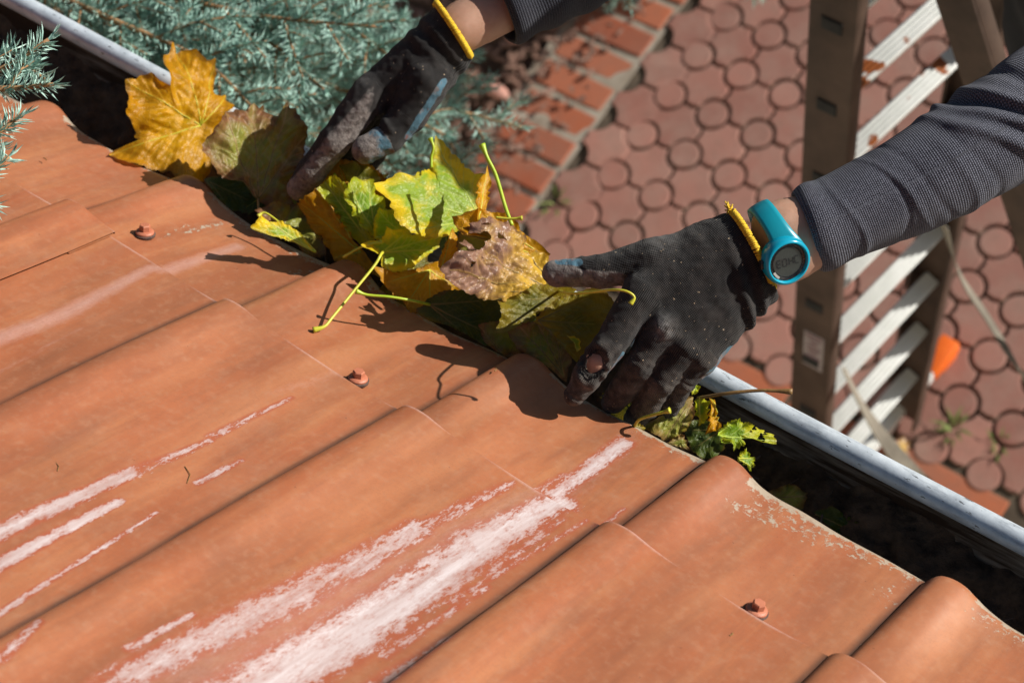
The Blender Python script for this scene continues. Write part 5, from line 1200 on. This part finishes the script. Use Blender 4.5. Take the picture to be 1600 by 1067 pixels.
# loose stalks
def loose(label, mat, pts, r_=.0012):
    P_s = spline([W(*p) for p in pts], 26); k = len(P_s); rad = [r_]*k
    for i_ in range(5): rad[-1-i_] = r_*(1.9-.2*i_)
    mb = MB(); mb.tube(P_s, rad, 10); tag(mb.build('leaf_stalk', M[mat], smooth=True), label, 'leaf stalk', 'loose leaf stalks')
loose('long green yellow stalk rising right of the largest sunlit leaf', 'stem_g', [(800, 352, 1.57), (790, 325, 1.575), (775, 275, 1.585), (762, 248, 1.588), (753, 226, 1.59)], .0016)
loose('short curved stalk standing above the tip of the largest sunlit leaf', 'stem_g', [(674, 262, 1.63), (674, 245, 1.63), (677, 230, 1.628), (672, 216, 1.628)], .0013)
loose('short pale stalk end beside the crisp brown leaf', 'stem_y', [(775, 340, 1.56), (795, 342, 1.558), (816, 341, 1.556)], .0011)
loose('bent orange stalk crossing the orange leaf under the left glove', 'stem_y', [(536, 402, 1.635), (560, 388, 1.63), (580, 381, 1.628), (597, 378, 1.628)], .0010)
loose('dry brown stalk lying across the gutter rim below the little finger', 'stem_b', [(1090, 622, 1.56), (1140, 614, 1.545), (1190, 610, 1.54), (1238, 612, 1.535)], .0014)

# ================================================================== blue spruce
spruce = empty('blue_spruce', (-2.1, 1.15, 0))
tag(spruce, 'blue spruce growing in the planting bed, its branches against the gutter', 'tree')
rs = random.Random(5)
mb = MB(); tp = [(-2.1, 1.15, 0), (-2.08, 1.16, .8), (-2.12, 1.14, 1.6), (-2.1, 1.15, 2.5), (-2.1, 1.16, 3.3)]; mb.tube(spline(tp, 20), list(np.linspace(.09, .015, 21)), 14); mb.build('trunk', M['bark'], spruce, smooth=True)
def twig(mb_w, nd, path, r0_, r1_, ln, dens, up=np.array([0, 0, 1.])):
    P_t = spline(path, max(4, int(6*len(path)))); k = len(P_t)
    mb_w.tube(P_t, list(np.linspace(r0_, r1_, k)), 6)
    L_ = np.concatenate([[0], np.cumsum(np.linalg.norm(np.diff(P_t, axis=0), axis=1))]); n_ = int(L_[-1]*dens)
    for i in range(n_):
        l = L_[-1]*(i+rs.random())/n_; j = min(np.searchsorted(L_, l), k-1); j0 = max(j-1, 0)
        fr = (l-L_[j0])/max(L_[j]-L_[j0], 1e-6); p = P_t[j0]+(P_t[j]-P_t[j0])*fr
        t_ = P_t[min(j0+1, k-1)]-P_t[j0]; t_ /= max(np.linalg.norm(t_), 1e-9)
        a = rs.uniform(0, 2*math.pi); u = np.cross(t_, [.3, .2, 1.]); u /= np.linalg.norm(u); w = np.cross(t_, u)
        o_ = u*math.cos(a)+w*math.sin(a); o_ = o_+up*.25
        d = o_*rs.uniform(.75, 1.0)+t_*rs.uniform(.55, 1.0); 
        if l > L_[-1]*.97: d = d*.5+t_*1.2
        d /= np.linalg.norm(d); ll = ln*rs.uniform(.75, 1.1); q = p+d*ll+up*ll*.10; m_ = p+d*ll*.55
        s_ = np.cross(d, o_); s_ /= max(np.linalg.norm(s_), 1e-6); b_ = np.cross(d, s_)*.0009; s_ = s_*.00085
        nd.append((p-s_*.6, p+s_*.6, m_+s_, m_-s_, m_+b_*1.2, q))
    return P_t
def needles(nd, parent):
    V = np.array(nd).reshape(-1, 3); n_ = len(nd); b = (np.arange(n_)*6)[:, None]
    f = (b[:, None]+np.array([(0, 1, 2, 3), (3, 4, 5, 5), (4, 2, 5, 5), (0, 3, 4, 4), (1, 4, 2, 2)])[None]).reshape(-1, 4)
    me_f = [tuple(dict.fromkeys(q)) for q in f.tolist()]
    o = obj('needles', V, me_f, M['needle'], parent, smooth=False); return tag(o, kind='stuff')
def branch(base, end, width, order, ln=.017, dens=900, sag=.02, wr_=.0045, up=np.array([0, 0, 1.])):
    base, end = np.array(base), np.array(end); d = end-base; L = np.linalg.norm(d); d /= L; sd = np.cross(d, up); sd /= np.linalg.norm(sd)
    mb_w, nd = MB(), []
    main = [base, base+d*L*.35+up*rs.uniform(-.01, .02)+sd*rs.uniform(-.02, .02), base+d*L*.7-up*sag*.4+sd*rs.uniform(-.02, .02), end-up*sag]
    P_m = twig(mb_w, nd, main, wr_, .0016, ln, dens)
    nside = int(L/.033)
    for i in range(nside):
        t_ = .12+.86*i/nside; p = P_m[int(t_*(len(P_m)-1))]; sg = 1 if i % 2 else -1
        l2 = width*(1.05-t_)*rs.uniform(.7, 1.1)+.03; dd = d*rs.uniform(.55, .85)+sd*sg*rs.uniform(.6, .9)+up*rs.uniform(-.18, .12); dd /= np.linalg.norm(dd)
        e_ = p+dd*l2; P2 = twig(mb_w, nd, [p, p+dd*l2*.5+up*.004, e_-up*l2*.06], .0018, .0011, ln*.95, dens)
        if order > 1 and l2 > .07:
            for k in range(int(l2/.035)):
                q = P2[int((.25+.7*k/max(1, int(l2/.035)))*(len(P2)-1))]; s2 = 1 if k % 2 else -1; d3 = dd*.7+np.cross(dd, up)*s2*.7; d3 /= np.linalg.norm(d3); l3 = l2*rs.uniform(.25, .42)
                twig(mb_w, nd, [q, q+d3*l3*.5, q+d3*l3], .0013, .0009, ln*.9, dens)
    br = mb_w.build('branch', M['twig'], spruce, smooth=True); needles(nd, br)
TR = np.array([-2.1, 1.15, 0])
# branches reaching from the trunk towards the gutter, listed by where their tips are seen
for (bx_, by_, bz_, ex_, ey_, ez_, wd) in ((60, -40, 2.2, 590, 30, 2.05, .17), (150, -60, 2.3, 500, 130, 2.05, .16), (60, -20, 2.15, 400, 170, 2.02, .15), (200, -80, 2.35, 440, 90, 2.10, .15), (90, -60, 2.3, 250, 90, 2.08, .12),
        (330, -120, 2.5, 620, 90, 2.2, .16), (220, 60, 2.2, 480, 270, 2.12, .14), (40, -10, 2.3, 330, 120, 2.15, .15), (100, 20, 2.35, 560, 210, 2.25, .15), (250, -90, 2.25, 560, -10, 2.08, .14),
        (300, 60, 2.3, 690, 200, 2.30, .15), (420, 120, 2.45, 815, 190, 2.45, .13), (400, 200, 2.5, 745, 250, 2.42, .14), (450, 100, 2.6, 740, 110, 2.6, .13), (380, 120, 2.4, 640, 280, 2.32, .14),
        (-60, -100, 2.3, 160, 30, 2.1, .12), (350, -140, 2.6, 560, -20, 2.5, .2), (150, -100, 2.6, 600, 120, 2.55, .2), (300, 60, 2.6, 700, 300, 2.6, .2), (30, -60, 2.5, 420, 200, 2.45, .2)):
    branch(W(bx_, by_, bz_), W(ex_, ey_, ez_), wd, 2, ln=.018, dens=1150, sag=.015)
for (bx_, by_, bz_, ex_, ey_, ez_) in ((-160, 130, 1.62, 76, 62, 1.60), (-150, 180, 1.58, 84, 132, 1.57), (-140, 220, 1.56, 34, 180, 1.55), (-150, 260, 1.54, 14, 245, 1.53)):
    branch(W(bx_, by_, bz_), W(ex_, ey_, ez_), .01, 1, ln=.018, dens=1500, sag=0)
for (bx_, by_, bz_, ex_, ey_, ez_) in ((990, -140, 2.9, 985, 14, 2.95), (1180, -120, 2.9, 1176, -2, 2.95)):
    branch(W(bx_, by_, bz_), W(ex_, ey_, ez_), .04, 1, ln=.02, dens=900, sag=0)
# small debris on the roof
for i, (px, py, l, a) in enumerate([(88, 745, .010, 35), (290, 750, .020, 40), (820, 470, .003, 10), (1072, 870, .003, 30), (70, 250, .005, 10), (395, 745, .003, 0), (1140, 1000, .004, 90), (770, 600, .004, 70)]):
    x, t = roof_xt(px, py); p = roofp(x, t, float(prof(np.array([x]), t)[0])+(.0058 if t < 0 else .0006)); a = math.radians(a); d = XA*math.cos(a)-T*math.sin(a); e_ = XA*math.sin(a)+T*math.cos(a)
    mb = MB(); mb.tube([p-d*l/2, p+e_*l*.15+N*.0003, p+d*l/2], .0003 if i in (1, 0) else .0005, 5)
    tag(mb.build('plant_scrap', M['stem_b']), kind='stuff')
